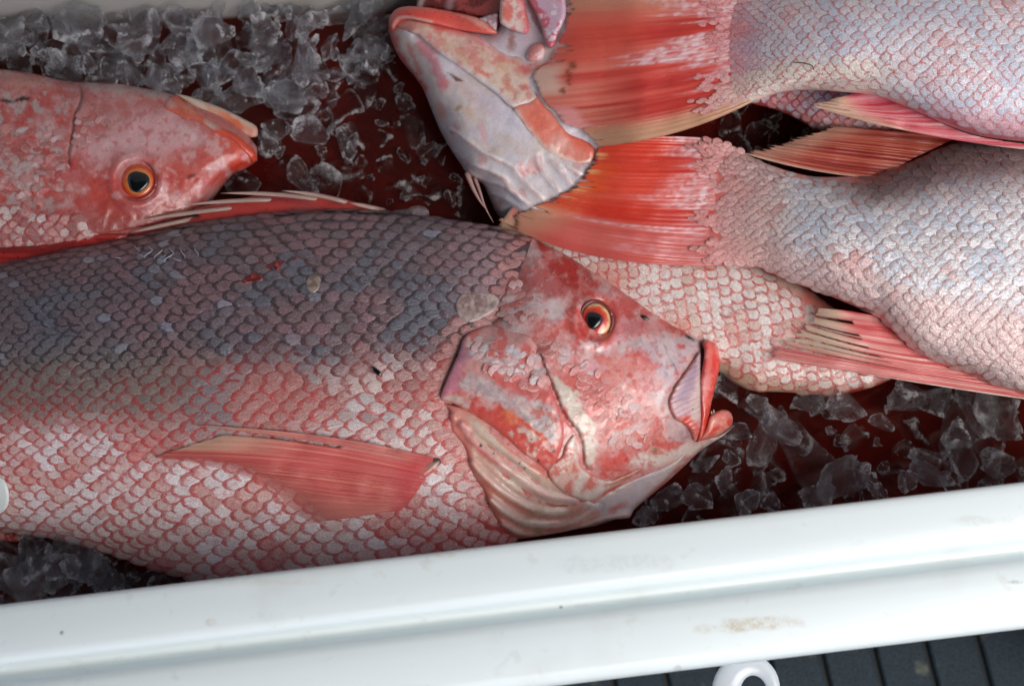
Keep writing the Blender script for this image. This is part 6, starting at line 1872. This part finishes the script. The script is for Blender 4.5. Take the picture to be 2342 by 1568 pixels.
def fill_ice(poly, nmax, smin, smax, zr, label, group, seed, gap=0.85, keep=None):
    r = np.random.default_rng(seed)
    poly = np.asarray(poly, float); x0, y0 = poly.min(0); x1, y1 = poly.max(0)
    got = []; tries = 0
    while len(got) < nmax and tries < 6000:
        tries += 1
        x, y = r.uniform(x0, x1), r.uniform(y0, y1); s = r.uniform(smin, smax)
        if sdpoly(np.array([x]), np.array([y]), poly)[0] < 0:
            continue
        if any(math.hypot(x - a, y - b) < gap * (s + c) for a, b, c in got):
            continue
        got.append((x, y, s))
    for k, (x, y, s) in enumerate(got):
        ice(x, y, r.uniform(*zr), s, label, group, seed * 1000 + k)

FARICE = np.array([(-60, 55), (200, 40), (430, 30), (650, 25), (880, 10), (900, 60), (890, 120), (760, 150), (700, 230), (640, 240), (540, 240), (460, 215), (400, 195), (260, 175), (160, 165), (60, 145), (-60, 140)])
fill_ice(FARICE, 80, 28, 50, (-215, -185), 'clear ice chunk low against the far wall', 'ice along the far wall', 3, 0.62)
fill_ice(FARICE, 36, 30, 52, (-170, -140), 'ice chunk topping the far wall heap', 'top ice by the far wall', 4, 0.95)
MIDICE = np.array([(600, 260), (720, 160), (900, 130), (960, 230), (1010, 330), (1080, 440), (1110, 480), (900, 470), (760, 440), (640, 430), (520, 430), (510, 400), (595, 350)])
fill_ice(MIDICE, 24, 30, 54, (-268, -250), 'sunken ice chunk between the heads', 'sunken ice between the heads', 5, 0.85)
for k, (x, y, s, z) in enumerate([(663, 225, 50, -190), (720, 205, 36, -185), (712, 308, 36, -200), (793, 335, 24, -205), (690, 405, 36, -205), (742, 420, 34, -215), (615, 320, 26, -200), (640, 350, 22, -210), (560, 415, 30, -205), (960, 440, 38, -232), (625, 290, 22, -195), (770, 260, 36, -225), (840, 170, 40, -215), (905, 90, 34, -205)]):
    ice(x, y, z, s, 'floating ice chunk by the left snout', 'ice by the left snout', 7100 + k)
RICE = np.array([(1640, 880), (1720, 900), (1820, 905), (1960, 915), (2080, 905), (2240, 890), (2360, 905), (2400, 1080), (2300, 1110), (2000, 1140), (1700, 1180), (1480, 1200), (1440, 1190), (1480, 1150), (1580, 1080), (1680, 980)])
fill_ice(RICE, 28, 30, 54, (-252, -228), 'sunken ice chunk right of the open mouth', 'sunken ice on the right', 6, 0.8)
for k, (x, y, s, z) in enumerate([(1666, 880, 26, -170), (1735, 925, 34, -180), (1780, 975, 32, -185), (1740, 1010, 36, -190), (1690, 985, 28, -195), (1850, 920, 32, -180), (1925, 920, 46, -165), (2070, 905, 48, -165), (2012, 965, 22, -190), (2140, 925, 50, -180), (2230, 915, 46, -185), (2200, 985, 38, -205), (2290, 950, 44, -200)]):
    ice(x, y, z + 45, s, 'ice chunk under the pale belly', 'ice below the belly', 7200 + k)
for k, (x, y, s, z) in enumerate([(1525, 1140, 34, -190), (1590, 1135, 36, -185), (1655, 1100, 30, -180), (1610, 1060, 34, -190), (1700, 1150, 32, -185), (1670, 1045, 26, -195), (1760, 1150, 30, -190), (1930, 1095, 46, -185), (2005, 1115, 32, -180), (2075, 1100, 34, -180), (2130, 1085, 32, -185), (2195, 1045, 32, -185), (2110, 1050, 26, -195), (2290, 1060, 40, -200), (1860, 1130, 36, -200), (1480, 1175, 30, -195)]):
    ice(x, y, z + 45, s, 'ice chunk behind the right rim', 'ice behind the rim', 7300 + k)
LICE = np.array([(-80, 1240), (40, 1232), (160, 1245), (240, 1280), (330, 1318), (380, 1335), (200, 1380), (0, 1400), (-80, 1400)])
fill_ice(LICE, 40, 26, 48, (-150, -90), 'small ice chunk at bottom left', 'ice at bottom left', 8, 0.6)
for k, (x, y, s, z) in enumerate([(75, 1262, 46, -60), (155, 1258, 46, -45), (205, 1290, 40, -50), (60, 1320, 54, -30), (15, 1290, 36, -50), (130, 1320, 40, -35), (250, 1320, 34, -60)]):
    ice(x, y, z, s, 'large ice chunk at bottom left', 'large ice at bottom left', 7400 + k)
for nm, pl, nn_, zz_, sd_ in [('ice chip between the heads', MIDICE, 26, (-232, -205), 21), ('ice chip right of the open mouth', RICE, 28, (-232, -190), 22), ('ice chip along the far wall', FARICE, 26, (-150, -115), 23)]:
    fill_ice(pl, nn_, 9, 20, zz_, 'tiny ' + nm, nm + 's', sd_, 1.0)
HICE = np.array([(1610, 260), (1700, 245), (1800, 280), (1880, 320), (1800, 330), (1740, 370), (1680, 340)])
fill_ice(HICE, 14, 26, 40, (-240, -215), 'dim ice chunk in the dark gap', 'ice in the dark gap', 9, 0.75)
for k, (x, y, s, z) in enumerate([(232, 178, 40, -150), (368, 205, 30, -120), (455, 218, 12, -120), (150, 172, 34, -160), (300, 190, 24, -150)]):
    ice(x, y, z, s, 'thin ice sliver on the left fish', 'slivers on the left fish', 7500 + k)

name_ice()
# ------------------------------------------------------------------ small loose things
o = relief('plastic_tag', [(-60, 1080), (-10, 1086), (10, 1098), (20, 1125), (18, 1155), (4, 1172), (-20, 1180), (-60, 1180)], lambda x, y: A.z(x, y) + 12, lambda x, y: Paint(x, y, rgb(206, 208, 210), 201), M_PLASTIC, None, 4, (5, 4), 6)
tag(o, 'white rounded flap at the left edge on the large fish', 'tag')
q = np.array(Z4((2178, 1088), (2195, 1110), (2215, 1128), (2236, 1145)))
o = tube('flake', P(q[:, 0], q[:, 1], A.z(q[:, 0], q[:, 1]) + 14), np.array([1.0, 5, 5.5, 1.0]) * U, M_PUPIL, None, np.tile(rgb(14, 14, 14), (4, 1)), 6, 0.4)
tag(o, 'small black flake on the flank of the large fish', 'debris')
q = spline(Z3((990, 365), (1060, 372), (1100, 385), (1112, 410)), 5)
o = tube('strand', P(q[:, 0], q[:, 1], D.z(q[:, 0], q[:, 1]) + 9), 1.3 * U, M_RAY, None, np.tile(rgb(92, 48, 34), (len(q), 1)), 5)
tag(o, 'thin brown strand on the flank of the top right fish', 'debris')
